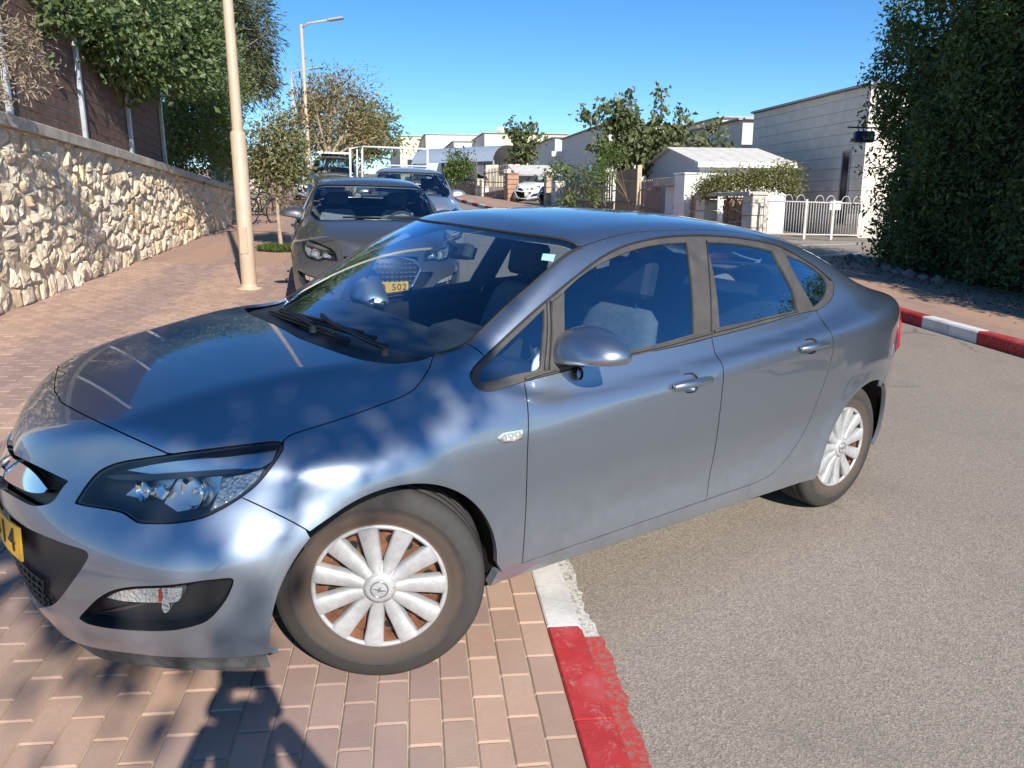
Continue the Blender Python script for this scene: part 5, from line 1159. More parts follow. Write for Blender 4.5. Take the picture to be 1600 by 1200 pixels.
# ------------------------------------------------------------------ hedge on the right
hedge = base_empty('tall_hedge', (7.6, 11, gz(7.6, 11)), label='tall dense dark green hedge with a few orange blossoms along the right pavement', cat='hedge')
HB_ = [(6.95, 15.9), (6.65, 13.27), (6.9, 11.87), (7.0, 10.37), (7.35, 8.0), (7.5, 5.0), (7.7, 2.0)]
r = np.random.RandomState(21); pts = []; N = 11000
def hedge_top(y): return float(np.interp(y, [2, 5, 8, 9.8, 11, 13, 14.5, 15.6, 16.2], [2.4, 2.6, 3.2, 5.0, 5.6, 5.0, 4.5, 3.9, 3.2]))
for i in range(N):
    y = r.uniform(3.0, 16.1); x0 = np.interp(y, [p[1] for p in HB_[::-1]], [p[0] for p in HB_[::-1]]); H = hedge_top(y); z = r.uniform(.15, H)
    lump = .22*math.sin(y*2.1+z*1.3)+.16*math.sin(y*4.7-z*2.9)+.10*math.sin(z*6.1+y*7.7)
    if r.rand() < .72: x = x0+.25+lump-.12*z/ H+abs(r.normal(0, .10))
    else: x = x0+.25+r.uniform(0, 2.2); z = H+r.normal(0, .18)+lump*.6 if r.rand() < .55 else z
    if y < 12 and r.rand() < .3: y = r.uniform(12, 16.2)
    if y > 15.2: x = x0+.15+r.uniform(0, 2.3)+lump*.7
    pts.append((x, y+r.normal(0, .05), gz(x, y)+.08+z))
for i in range(90):                                     # stray shoots
    y = r.uniform(7, 16); x0 = np.interp(y, [p[1] for p in HB_[::-1]], [p[0] for p in HB_[::-1]]); k = r.randint(4, 8); z = hedge_top(y)*r.uniform(.55, 1.02); dx, dz = -r.uniform(.1, .3), r.uniform(.05, .5)
    for j in range(k): pts.append((x0+.2+dx*j/k, y+r.normal(0, .02), gz(x0, y)+z+dz*j/k))
leaves('foliage', pts, (.09, .09, .09), 9, .085, HEDGE, hedge, .42, .35, seed=22)
m = MB()
for y in np.linspace(3.4, 15.6, 22):
    x0 = np.interp(y, [p[1] for p in HB_[::-1]], [p[0] for p in HB_[::-1]])+.9; H = hedge_top(y)*.8; m.tube(bezier([(x0, y, gz(x0, y)), (x0+random.gauss(0, .1), y+random.gauss(0, .1), gz(x0, y)+H*.5), (x0+random.gauss(0, .2), y+random.gauss(0, .2), gz(x0, y)+H)], 4), .03, 5)
m.build('stems', BARK, hedge)
m = MB(); dk = []                                       # dark solid mass added so that no light passes straight through
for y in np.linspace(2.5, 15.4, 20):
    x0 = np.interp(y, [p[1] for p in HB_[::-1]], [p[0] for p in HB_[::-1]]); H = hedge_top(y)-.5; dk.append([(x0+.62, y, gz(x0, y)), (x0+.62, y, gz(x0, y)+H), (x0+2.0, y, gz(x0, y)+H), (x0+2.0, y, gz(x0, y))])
m.add([p for q_ in dk for p in q_], [(i*4+j, i*4+j+1, i*4+j+5, i*4+j+4) for i in range(len(dk)-1) for j in range(3)]+[(0, 1, 2, 3), (76, 77, 78, 79)]); m.build('inner_dark_mass', plain('hedge_core', (.010, .016, .007), .95, var=.4, nscale=6), hedge)
FL = leaf_mat('orange_blossom', (.55, .12, .02), (.75, .22, .03), None, .3)
fl = [wp(1403, 95, 15.0), (wp(1412, 78, 15.0)), wp(1408, 120, 15.0), wp(1400, 215, 14.9), wp(1410, 180, 14.8)]; leaves('blossom', fl, (.07, .07, .08), 12, .05, FL, hedge, .7, 0, seed=31)
# low stones and litter under the hedge
EDGE = plain('dark_edging_stone', (.22, .20, .18), .9, var=.3, nscale=8, bump=.5, bscale=30)
edg = base_empty('stone_edging', (7.0, 12, gz(7, 12)), label='low row of rough edging stones under the dark hedge', cat='edging')
for k in range(11):
    y = 16.0-k*.36; x0 = np.interp(y, [p[1] for p in HB_[::-1]], [p[0] for p in HB_[::-1]])+.03+random.uniform(-.05, .05); bm = bmesh.new(); bmesh.ops.create_icosphere(bm, subdivisions=1, radius=.12)
    for v in bm.verts: v.co = Vector((v.co.x*random.uniform(.7, 1.1), v.co.y*random.uniform(.8, 1.25), v.co.z*random.uniform(.6, 1.0)))
    me = bpy.data.meshes.new('edging_stone'); bm.to_mesh(me); bm.free(); me.materials.append(EDGE); o = link('edging_stone', me, edg); o.matrix_basis = Matrix.Translation((x0, y, gz(x0, y)+.10)) @ Matrix.Rotation(random.uniform(0, 6), 4, 'Z')
r = np.random.RandomState(41); lit = np.stack([r.uniform(6.2, 7.3, 900), r.uniform(4, 16.2, 900), np.zeros(900)], 1); lit[:, 0] += .25*np.clip(lit[:, 1]-13, 0, 3)*0; lit[:, 2] = gz(lit[:, 0], lit[:, 1])+.088
lo = leaves('leaf_litter', lit, (.25, .1, .003), 2, .05, leaf_mat('litter', (.08, .05, .03), (.16, .10, .05), None, .1), None, .6, 0, seed=42, fold=.05); tag(lo, 'dry leaf litter scattered under the hedge', 'leaf litter', kind='stuff')
# ------------------------------------------------------------------ street tree behind the camera; its shade falls on the bonnet
tree('shade_tree', 'street tree out of view whose dappled shade falls on the bonnet', (-1.9, -4.4, gz(-1.9, -4.4)), [((1.42, -3.82, 5.2), (.92, .82, .36)), ((.35, -4.15, 5.2), (.62, .5, .34)), ((1.50, -5.05, 5.15), (.40, .26, .2))], BROAD, 4.55, .10, .15, 7, 250, BARK, 51, .13, .5, hollow=.12, nlimb=4)
# ------------------------------------------------------------------ houses along the right side of the street
SD = np.array([-.173, .985]); SD /= np.linalg.norm(SD); SN = np.array([SD[1], -SD[0]])     # along the street, away from it
def clad_mat(name, col, course=.34, rows=True):
    t = NT(name); g = t.n('NewGeometry'); P = g.outputs['Position']; n = t.noise(P, 2.2, 5, .6); n2 = t.noise(P, 24, 6, .7)
    c = t.ramp(n, (.3, tuple(x*.86 for x in col)), (.7, tuple(min(1, x*1.08) for x in col))); c = t.mix(t.math('MULTIPLY', n2, .25), c, tuple(x*.7 for x in col))
    if rows:
        s = t.n('SeparateXYZ'); t.l(P, s.inputs[0]); f = t.math('FRACT', t.math('MULTIPLY', s.outputs[2], 1/course)); c = t.mix(t.math('MULTIPLY', t.math('LESS_THAN', f, .05), .45), c, tuple(x*.45 for x in col))
    t.set(col=c, rough=.88, spec=.3); t.bump(n2, .3, .01); return t.m
CLAD = clad_mat('cream_stone_cladding', (.80, .71, .60), rows=False); CLADR = clad_mat('cream_stone_courses', (.80, .71, .59)); YCLAD = clad_mat('pale_yellow_render', (.80, .72, .52), rows=True); WRENDER = clad_mat('white_render', (.80, .78, .73), rows=False)
DARKGL = plain('dark_window', (.03, .035, .045), .12, var=.1); ROOFC = plain('parapet_cap', (.42, .39, .36), .8, var=.15)
def corner(u, y):
    p = at_depth(u, 330, y); return np.array([p[0], p[1]])
def house(u, y, vtop, ufar, depth, label, mat=CLADR, end=None, slabs=False, windows=(), group=None):
    """near street corner at pixel column u and distance y; facade runs along the street to column ufar"""
    a = corner(u, y); top = at_depth(u, vtop, y)[2]; lo, hi = 0., 60.
    for _ in range(40):
        mid = (lo+hi)/2; q = a+SD*mid; uu = 800+FPX*q[0]/(q[1]*CP-(top-CAM_H)*SP)
        lo, hi = (mid, hi) if uu > ufar else (lo, mid)
    L = lo; g0 = gz(*a)-.6; root = base_empty('house', (a[0], a[1], gz(*a)), label, 'house', group)
    b, c, d = a+SD*L, a+SD*L+SN*depth, a+SN*depth
    m = MB(); q = [a, b, c, d]; m.add([(p[0], p[1], g0) for p in q]+[(p[0], p[1], top) for p in q], [(0, 1, 5, 4), (1, 2, 6, 5), (2, 3, 7, 6), (4, 5, 6, 7)]); m.build('wall', mat if not slabs else COPING, root)
    m = MB(); m.add([(a[0], a[1], g0), (d[0], d[1], g0), (d[0], d[1], top), (a[0], a[1], top)], [(0, 1, 2, 3)]); e_ = m.build('end_wall', end or mat, root)
    for p0, p1 in ((a, b), (b, c), (c, d), (d, a)):
        m = MB(); dd_ = (p1-p0)/np.linalg.norm(p1-p0); nn = np.array([-dd_[1], dd_[0]]); q = [p0-nn*.03, p1-nn*.03, p1+nn*.2, p0+nn*.2]; m.add([(p[0], p[1], top) for p in q]+[(p[0], p[1], top+.07) for p in q], [(0, 1, 5, 4), (1, 2, 6, 5), (2, 3, 7, 6), (3, 0, 4, 7), (4, 5, 6, 7)]); m.build('parapet_cap', ROOFC, root)
    for (s0, s1, z0, z1, face) in windows:
        p0, dr, nr = (a, SD, -SN) if face == 's' else (a, SN, -SD); A, B = p0+dr*s0, p0+dr*s1; zb = gz(*a)
        m = MB(); m.add([(*(A+nr*.055), zb+z0), (*(B+nr*.055), zb+z0), (*(B+nr*.055), zb+z1), (*(A+nr*.055), zb+z1)], [(0, 1, 2, 3)]); w = m.build('window', DARKGL, root)
        f = MB()
        for (P0, P1, Z0, Z1) in ((A-dr*.05, A, z0, z1), (B, B+dr*.05, z0, z1), (A-dr*.05, B+dr*.05, z1, z1+.06), (A-dr*.05, B+dr*.05, z0-.06, z0)):
            f.add([(*(Q_+nr*q), zb+Z) for Q_, Z in ((P0, Z0), (P1, Z0), (P1, Z1), (P0, Z1)) for q in (0., .085)], [(0, 2, 4, 6), (1, 3, 5, 7), (0, 1, 3, 2), (2, 3, 5, 4), (4, 5, 7, 6), (6, 7, 1, 0)])
        f.build('frame', ROOFC, w)
    if slabs:
        z = gz(*a)-.1; k = 0; rr = random.Random(5)
        while z < top-.02:
            h = min(.36, top-z); s = -.0; first = True
            while s < L-.02:
                w = min(rr.uniform(.75, 1.5), L-s); m = MB(); sm, zm = s+w/2, z+h/2; p = a+SD*sm-SN*.02; skip = any(s0-.02 < s+w/2 < s1+.02 and z0 < zm-gz(*a) < z1 for s0, s1, z0, z1, f_ in windows if f_ == 's')
                if not skip: m.box((0, 0, 0), (w-.006, .05, h-.010), bevel=.004); o = m.build('cladding_slab', CLAD, root); o.matrix_basis = Matrix.Translation((p[0]-SN[0]*rr.uniform(0, .006), p[1], zm)) @ Matrix.Rotation(math.atan2(SD[1], SD[0]), 4, 'Z')
                s += w
            z += h; k += 1
    return root, a, top
house(1345, 25.0, 133, 1180, 9, 'nearest flat-roofed house in grey-cream stone courses, behind the white gate', CLADR, CLAD, True, [(.75, 1.15, .3, 2.55, 's'), (4.2, 4.75, 1.3, 2.4, 's')])
house(1152, 34.5, 187, 1078, 9, 'second flat-roofed stone house, behind the leafy fig tree', CLADR, CLADR, windows=[(1, 2, .8, 2.0, 's')])
house(1120, 44.0, 184, 1062, 9, 'pale low house block with only its parapet above the fig tree', CLADR, WRENDER)
house(944, 52.4, 194, 878, 10, 'grey stone house gable between the fig tree and the small balcony', CLADR, WRENDER, windows=[(3, 4, 1.2, 2.3, 's')])
house(866, 66.0, 215, 825, 8, 'grey stone house with a narrow white strip and small balcony', CLADR, WRENDER, windows=[(1, 1.8, .5, 2.4, 's')])
house(758, 85.0, 208, 717, 9, 'pale yellow flat-roofed house above the arched carport', CLADR, YCLAD, windows=[(1.5, 2.5, 1, 2.2, 'e')])
house(711, 92.0, 221, 684, 6, 'small grey house block left of the pale yellow house', CLADR, WRENDER)
house(668, 104.0, 210, 651, 12, 'white flat-roofed house behind the white metal frame', CLADR, WRENDER, windows=[(2, 3, 1, 2.2, 'e'), (6, 7, 1, 2.2, 'e')])
house(628, 112.0, 213, 608, 5, 'farthest cream house at the top of the street', CLADR, YCLAD, windows=[(1, 2, 1.5, 2.5, 'e')])
bal = corner(871, 64.5); m = MB(); m.box((bal[0], bal[1], at_depth(871, 241, 64.5)[2]), (1.1, 1.0, .42), bevel=.03); o = m.build('balcony', WRENDER); tag(o, 'small white balcony box on the grey stone house', 'balcony')
# solar boiler on a roof
tb_ = at_depth(785, 205, 88); m = MB(); m.lathe([(0, -.6), (.3, -.6), (.3, .6), (0, .6)], 14, 'X', (tb_[0], tb_[1], tb_[2]+.15)); o = m.build('water_boiler', WRENDER); tag(o, 'white boiler tank on the pale yellow house roof', 'boiler')
# ------------------------------------------------------------------ arched carport
a = at_depth(672, 262, 62); b = at_depth(797, 262, 58); zt = at_depth(680, 233, 62)[2]; zl = at_depth(690, 252, 62)[2]; cp_ = base_empty('carport', (a[0], a[1], gz(a[0], a[1])), 'arched grey sheet-metal carport below the pale yellow house', 'carport')
SHEETM = plain('pale_blue_sheet', (.45, .52, .58), .4, .4, var=.15); m = MB(); vs = []; d = (b-a)[:2]; d /= np.linalg.norm(d); nr = np.array([-d[1], d[0]]); n = 12
for e in (a, b):
    for k in range(n+1):
        q = math.pi*k/n; p = e[:2]+nr*(2.2*-math.cos(q)); vs.append((p[0], p[1], zl-.3+(zt-zl+.3)*math.sin(q)))
m.add(vs, [(k, k+1, n+2+k, n+1+k) for k in range(n)], 0, True); m.build('arched_roof', SHEETM, cp_)
for e in (a, (a+b)/2, b):
    for s in (-1, 1):
        m = MB(); p = e[:2]+nr*2.15*s; m.tube([(p[0], p[1], gz(*p)-.3), (p[0], p[1], zl-.25)], .07, 6); m.build('post', LGREY, cp_)
# ------------------------------------------------------------------ boundary walls, fences and gate on the right
LA, LB = np.array([7.0, 21.9]), np.array([-3.0, 50.3]); LD = (LB-LA)/np.linalg.norm(LB-LA); LN = np.array([LD[1], -LD[0]])
def on_line(u):                                        # where pixel column u meets the boundary line
    d = pray(u, 340); d = d[:2]; M_ = np.array([[LD[0], -d[0]], [LD[1], -d[1]]]); s, t = np.linalg.solve(M_, -LA); return LA+LD*s
def ztop(p, v):
    return float(at_depth(800+FPX*p[0]/(p[1]*CP), v, p[1])[2])
RUBBLE = clad_mat('rubble_wall_stone', (.36, .26, .19), rows=False); CREAMST = clad_mat('cream_block', (.66, .60, .50), rows=False); TIMBER = plain('weathered_timber', (.33, .27, .19), .85, var=.3, nscale=9); PICKET = plain('rusty_picket', (.30, .22, .18), .7, var=.3)
def stone_run(p, q, top_p, top_q, label, thick=.35, cell=.34, mat=RUBBLE, name='boundary_wall', push=.03):
    """low rubble wall between two points with its stones modelled"""
    root = base_empty(name, (p[0], p[1], gz(*p)), label, 'wall'); d = (q-p); L = np.linalg.norm(d); d = d/L; nr = np.array([d[1], -d[0]]); nr = nr if nr @ (-p) > 0 else -nr     # towards the camera
    m = MB(); Q = [p+nr*.0, q, q-nr*thick, p-nr*thick]; T_ = [top_p, top_q, top_q, top_p]; m.add([(a[0], a[1], gz(*a)-.2) for a in Q]+[(a[0], a[1], t-.02) for a, t in zip(Q, T_)], [(0, 1, 5, 4), (1, 2, 6, 5), (2, 3, 7, 6), (3, 0, 4, 7), (4, 5, 6, 7)]); m.build('wall_core', MORTAR, root)
    rr = random.Random(int(p[0]*10)); s = 0
    while s < L-.05:
        w = min(rr.uniform(.7, 1.3)*cell, L-s); x = p+d*(s+w/2); zb = gz(*x); tp = top_p+(top_q-top_p)*(s+w/2)/L; z = zb-.05
        while z < tp-.06:
            h = min(rr.uniform(.6, 1.05)*cell, tp-z); m = MB(); n = 7; V = []
            for sc, dp in ((1, 0), (.93, .05), (.6, .085)):
                for k in range(n):
                    a_ = 2*math.pi*k/n+.3; V.append((math.copysign(abs(math.cos(a_))**.55, math.cos(a_))*w/2*.96*sc*rr.uniform(.92, 1.02), -dp*rr.uniform(.8, 1.3), math.copysign(abs(math.sin(a_))**.55, math.sin(a_))*h/2*.95*sc*rr.uniform(.92, 1.02)))
            m.add(V, [(i*n+k, i*n+(k+1) % n, (i+1)*n+(k+1) % n, (i+1)*n+k) for i in range(2) for k in range(n)]+[tuple(2*n+k for k in range(n))])
            o = m.build('stone', mat, root); ang = math.atan2(nr[1], nr[0])+math.pi/2; o.matrix_basis = Matrix.Translation((x[0]+nr[0]*.005, x[1]+nr[1]*.005, z+h/2)) @ Matrix.Rotation(ang, 4, 'Z'); z += h
        s += w
    m = MB(); Q = [p+nr*.06, q+nr*.06, q-nr*(thick+.03), p-nr*(thick+.03)]; m.add([(a[0], a[1], t) for a, t in zip(Q, T_)]+[(a[0], a[1], t+.06) for a, t in zip(Q, T_)], [(0, 1, 5, 4), (1, 2, 6, 5), (2, 3, 7, 6), (3, 0, 4, 7), (4, 5, 6, 7), (3, 2, 1, 0)]); m.build('coping', COPING, root); return root
def pillar(u, v, w, label, mat=CREAMST, name='stone_pillar', p=None, blk=.32):
    p = on_line(u) if p is None else p; t = ztop(p, v); z = gz(*p)-.1; root = base_empty(name, (p[0], p[1], gz(*p)), label, 'pillar'); rr = random.Random(int(u)); ang = math.atan2(LD[1], LD[0])
    while z < t-.02:
        h = min(blk, t-z); m = MB(); m.box((0, 0, 0), (w*rr.uniform(.96, 1.03), w*rr.uniform(.96, 1.03), h-.014), bevel=.02); o = m.build('block', mat, root); o.matrix_basis = Matrix.Translation((p[0], p[1], z+h/2)) @ Matrix.Rotation(ang, 4, 'Z'); z += h
    m = MB(); m.box((0, 0, 0), (w+.06, w+.06, .05), bevel=.008); o = m.build('cap', mat, root); o.matrix_basis = Matrix.Translation((p[0], p[1], t+.03)) @ Matrix.Rotation(ang, 4, 'Z'); return root
def pickets(p, q, z0, z1, n, mat, label, name='picket_fence', wid=.06, lean=.0, rails=2, cat_='fence', pointed=True, tq=None):
    root = base_empty(name, (p[0], p[1], gz(*p)), label, cat_); d = q-p; L = np.linalg.norm(d); d /= L; ang = math.atan2(d[1], d[0]); tq = z1 if tq is None else tq
    for k in range(n):
        s = L*(k+.5)/n; x = p+d*s; zt_ = z1+(tq-z1)*s/L; b_ = gz(*x)+z0; h = zt_-b_; m = MB(); hw = wid/2
        m.prism([(-hw, 0), (hw, 0), (hw, h-wid*.8), (0, h+(.03 if pointed else -.0)), (-hw, h-wid*.8)] if pointed else [(-hw, 0), (hw, 0), (hw, h), (-hw, h)], -.012, .012, 'Y'); o = m.build('picket', mat, root); o.matrix_basis = Matrix.Translation((x[0], x[1], b_)) @ Matrix.Rotation(ang, 4, 'Z') @ Matrix.Rotation(random.gauss(0, .012), 4, 'Y')
    for k in range(rails):
        f = (k+.5)/rails if rails > 1 else .9; m = MB(); A = (*p, gz(*p)+z0+(z1-gz(*p)-z0)*f); B = (*q, gz(*q)+z0+(tq-gz(*q)-z0)*f); nn = np.array([d[1], -d[0]])*.03; m.tube([(A[0]-nn[0], A[1]-nn[1], A[2]), (B[0]-nn[0], B[1]-nn[1], B[2])], .025, 4); m.build('rail', mat, root)
    return root
# from far to near along the line
for (u0, u1, v0, v1, lab) in ((703, 747, 287, 283, 'far low rubble wall beside the far red pavement'), (756, 793, 303, 297, 'low rubble wall stepping down to the driveway with the white car')):
    p, q = on_line(u0), on_line(u1); stone_run(q, p, ztop(q, v1), ztop(p, v0), lab, cell=.42)
    pickets(q, p, ztop(q, v1)-gz(*q)+.08, ztop(q, v1)+1.35, 16, PICKET, ('brown picket fence on the far low rubble wall' if u0 < 750 else 'brown picket fence on the wall stepping down to the driveway'), wid=.09, tq=ztop(p, v0)+1.35)
pillar(750, 281, .42, 'pale pillar in the far rubble wall, the farther of two', name='stone_pillar'); pillar(757, 283, .42, 'pale pillar in the far rubble wall, the nearer of two')
pillar(799, 272, .62, 'reddish brick pillar beside the white car', clad_mat('reddish_block', (.42, .25, .17), rows=False), blk=.24)
pd = on_line(856); pillar(856, 271, .32, 'tan gate post right of the dark blue car', plain('tan_post', (.46, .36, .25), .85, var=.2), 'gate_post'); pillar(872, 285, .5, 'cream stone pillar under the ivy', CREAMST)
p, q = on_line(883), on_line(957); pickets(q, p, .35, ztop(q, 272), 22, TIMBER, 'ivy-covered weathered timber fence', 'ivy_fence', .11, tq=ztop(p, 283)); stone_run(q, p, gz(*q)+.5, gz(*p)+.45, 'low rubble footing under the ivy-covered fence', cell=.36)
p, q = on_line(960), on_line(995); pickets(q, p, .15, ztop(q, 262), 9, TIMBER, 'tall weathered timber board fence beside the shed', 'board_fence', .17, pointed=False, tq=ztop(p, 268))
po = on_line(996.5); m = MB(); m.box((po[0], po[1], (gz(*po)+ztop(po, 258))/2), (.16, .16, ztop(po, 258)-gz(*po)), bevel=.01); o = m.build('fence_post', plain('bleached_post', (.52, .42, .30), .85, var=.2)); tag(o, 'bleached timber post at the end of the tall board fence', 'post')
p, q = on_line(1000), on_line(1031); pickets(q, p, .1, ztop(q, 280), 12, PICKET, 'brown picket fence between the timber post and the white door', 'picket_fence', .06, tq=ztop(p, 283))
# door with lintel and render pier
p, q = on_line(1033), on_line(1059); dr = base_empty('garden_door', (*q, gz(*q)), 'white panelled garden door under a shaded lintel', 'door'); WDOOR = plain('white_door_paint', (.62, .64, .70), .5, var=.1); dvec = (p-q)/np.linalg.norm(p-q); L = np.linalg.norm(p-q); ang = math.atan2(dvec[1], dvec[0]); mid = (p+q)/2-LN*(-.12 if LN[0] > 0 else .12)
zd = gz(*q); zt_ = ztop(q, 290); m = MB(); m.box((0, 0, 0), (L*.9, .05, zt_-zd-.05), bevel=.008); o = m.build('door_leaf', WDOOR, dr); o.matrix_basis = Matrix.Translation((mid[0], mid[1], (zd+zt_)/2)) @ Matrix.Rotation(ang, 4, 'Z')
m = MB(); m.box((.22*L, -.035 if LN[0] > 0 else .035, .42*(zt_-zd)*.55), (.18, .03, .22)); m.box((-.12*L, .035, -.05), (.04, .05, .16)); o = m.build('door_fittings', DARKGL, dr); o.matrix_basis = Matrix.Translation((mid[0], mid[1], (zd+zt_)/2)) @ Matrix.Rotation(ang, 4, 'Z')
m = MB(); zl_ = ztop(q, 277); m.box((0, 0, 0), (L+.3, .55, zl_-zt_), bevel=.01); o = m.build('lintel', COPING, dr); o.matrix_basis = Matrix.Translation(((p+q)[0]/2, (p+q)[1]/2, (zl_+zt_)/2)) @ Matrix.Rotation(ang, 4, 'Z')
pp = on_line(1072); pillar(1072, 273, .62, 'smooth cream pier right of the white garden door', WRENDER, 'render_pier', blk=3)
p, q = on_line(1062), on_line(1093); stone_run(q+LN*-.0, p, ztop(q, 308), ztop(p, 306), 'brown rubble wall between the cream pier and the stone niche', cell=.40)
pillar(1103, 304, .50, 'left cream block pillar of the stone niche', CREAMST, blk=.34); pillar(1178, 305, .50, 'right cream block pillar of the stone niche, beside the white gate', CREAMST, blk=.34)
p, q = on_line(1110), on_line(1171); bk = (-1 if (LN @ np.array([1, 0])) < 0 else 1)*LN*.45; stone_run(q+bk, p+bk, ztop(q, 312), ztop(p, 311), 'shaded rubble back of the niche between the two cream pillars', cell=.38, thick=.2)
nl = base_empty('niche_lintel', (*q, gz(*q)), 'pale concrete lintel across the stone niche', 'lintel'); m = MB(); m.box((0, 0, 0), (np.linalg.norm(p-q)+.7, .62, .11), bevel=.01); o = m.build('lintel_slab', COPING, nl); o.matrix_basis = Matrix.Translation(((p+q)[0]/2, (p+q)[1]/2, ztop((p+q)/2, 303.5))) @ Matrix.Rotation(math.atan2((p-q)[1], (p-q)[0]), 4, 'Z')
# white hoop-top gate
GW = plain('white_gate_paint', (.52, .49, .45), .55, var=.15); g0, g1 = gpix(1192, 372), gpix(1372, 375); gd_ = (g1-g0)[:2]; GL = np.linalg.norm(gd_); gd_ /= GL; gate = base_empty('hoop_top_gate', tuple(g0), 'white hoop-topped metal gate at the car park entrance', 'gate'); zt_ = ztop(g0[:2], 314); zb_ = gz(*g0[:2])+.12
n = 44; hgt = zt_-gz(*g0[:2])
for k in range(n+1):
    s = GL*k/n; x = g0[:2]+gd_*s; m = MB(); m.tube([(x[0], x[1], gz(*x)+.10), (x[0], x[1], gz(*x)+hgt)], .0085, 6); m.build('bar', GW, gate)
for z_ in (.12, hgt):
    m = MB(); e = g0[:2]+gd_*GL; m.tube([(g0[0], g0[1], gz(*g0[:2])+z_), (e[0], e[1], gz(*e)+z_)], .022, 6); m.build('rail', GW, gate)
for s in (0, GL*.345, GL*.58, GL):
    x = g0[:2]+gd_*s; m = MB(); m.box((x[0], x[1], gz(*x)+hgt/2+.03), (.07, .07, hgt+.1), bevel=.006); m.build('post', GW, gate)
for u in (1214, 1226, 1245, 1274, 1291, 1315, 1333, 1350):
    s = (u-1192)/(1372-1192)*GL; x = g0[:2]+gd_*s; m = MB(); m.tube([(x[0]+gd_[0]*.13*math.cos(q_), x[1]+gd_[1]*.13*math.cos(q_), gz(*x)+hgt+.02+.17*math.sin(q_)) for q_ in [math.pi*j/10 for j in range(11)]], .011, 5); m.build('hoop', GW, gate)
sx = at_depth(1313, 321, g0[1]+.1); m = MB(); m.box((sx[0], g0[1]+gd_[1]*(1313-1192)/(180)*GL-.04, sx[2]), (.34, .015, .24), Matrix.Rotation(math.atan2(gd_[1], gd_[0]), 3, 'Z')); o = m.build('gate_notice', plain('white_notice', (.78, .74, .75), .5, var=.05)); tag(o, 'small blank white notice hung on the hoop-topped gate', 'sign')
# shed with a pale gabled roof
c0_ = corner(1090, 26.0); ze = ztop(c0_, 254); gw = 5.2; c1_ = c0_+SD*gw; za = at_depth(1045, 233, (c0_+SD*gw*.5)[1])[2]; LX = 3.1; shed = base_empty('shed', (*c0_, gz(*c0_)), 'white shed with a pale gabled roof behind the boundary wall', 'shed'); SHW = plain('shed_board_shade_tone', (.62, .60, .62), .7, var=.08); SHWW = plain('shed_white_board', (.80, .79, .76), .7, var=.06)  # white boards throughout; the gable's shade is put into its greyer colour
A, B, Mi = c0_, c1_, c0_+SD*gw/2; g_ = gz(*c0_)-.3
m = MB(); m.add([(*A, g_), (*B, g_), (*B, ze), (*Mi, za), (*A, ze)], [(0, 1, 2, 3, 4)]); m.build('gable_wall', SHW, shed)
m = MB(); A2 = A+SN*LX; m.add([(*A, g_), (*A2, g_), (*A2, ze), (*A, ze)], [(0, 1, 2, 3)]); m.build('side_wall', SHWW, shed)
RF = plain('pale_roof_panel', (.66, .62, .56), .6, var=.1, nscale=3)
def slab(P4, t, name, mat, root):
    m = MB(); m.add([tuple(p) for p in P4]+[(p[0], p[1], p[2]-t) for p in P4], [(0, 1, 2, 3), (7, 6, 5, 4), (0, 4, 5, 1), (1, 5, 6, 2), (2, 6, 7, 3), (3, 7, 4, 0)]); return m.build(name, mat, root)
ov = .18; e0 = A-SD*.25-SN*ov; e1 = A2-SD*.25+SN*ov; r0_, r1_ = Mi-SN*ov, Mi+SN*(LX+ov); k0_, k1_ = B+SD*.25-SN*ov, B+SD*.25+SN*(LX+ov); dz = (za-ze)/(gw/2)*.25
nsl = 6
for i in range(nsl):
    f0, f1 = i/nsl+.002, (i+1)/nsl-.002; L2 = lambda a_, b_, f: a_+(b_-a_)*f
    slab([(*L2(e0, e1, f0), ze-dz+.06), (*L2(e0, e1, f1), ze-dz+.06), (*L2(r0_, r1_, f1), za+.07), (*L2(r0_, r1_, f0), za+.07)], .05, 'roof_panel', RF, shed)
    slab([(*L2(r0_, r1_, f0), za+.065), (*L2(r0_, r1_, f1), za+.065), (*L2(k0_, k1_, f1), ze-dz+.06), (*L2(k0_, k1_, f0), ze-dz+.06)], .05, 'roof_panel', RF, shed)
slab([(*e0-np.array([0, .02]), ze-dz+.02), (*e1-np.array([0, .02]), ze-dz+.02), (*(e1-SD*.03), ze-dz+.02), (*(e0-SD*.03), ze-dz+.02)], .12, 'fascia', SHWW, shed)
pa = at_depth(820, 256, 44); m = MB(); slab_root = base_empty('lean_to_roof', (pa[0], pa[1], gz(pa[0], pa[1])), 'pale lean-to roof behind the driveway with the white car', 'roof'); q1, q2 = at_depth(793, 258, 44), at_depth(858, 258, 42); slab([(q1[0], q1[1], q1[2]), (q2[0], q2[1], q2[2]), (q2[0]+.5, q2[1]-2, q2[2]-.55), (q1[0]+.5, q1[1]-2, q1[2]-.55)], .08, 'roof_panel', RF, slab_root); m = MB(); w_ = (q1+q2)/2; m.box((w_[0], w_[1]+.2, (w_[2]+gz(w_[0], w_[1]))/2-.1), (2.6, .1, w_[2]-gz(w_[0], w_[1])-.2)); m.build('back_wall', WRENDER, slab_root)
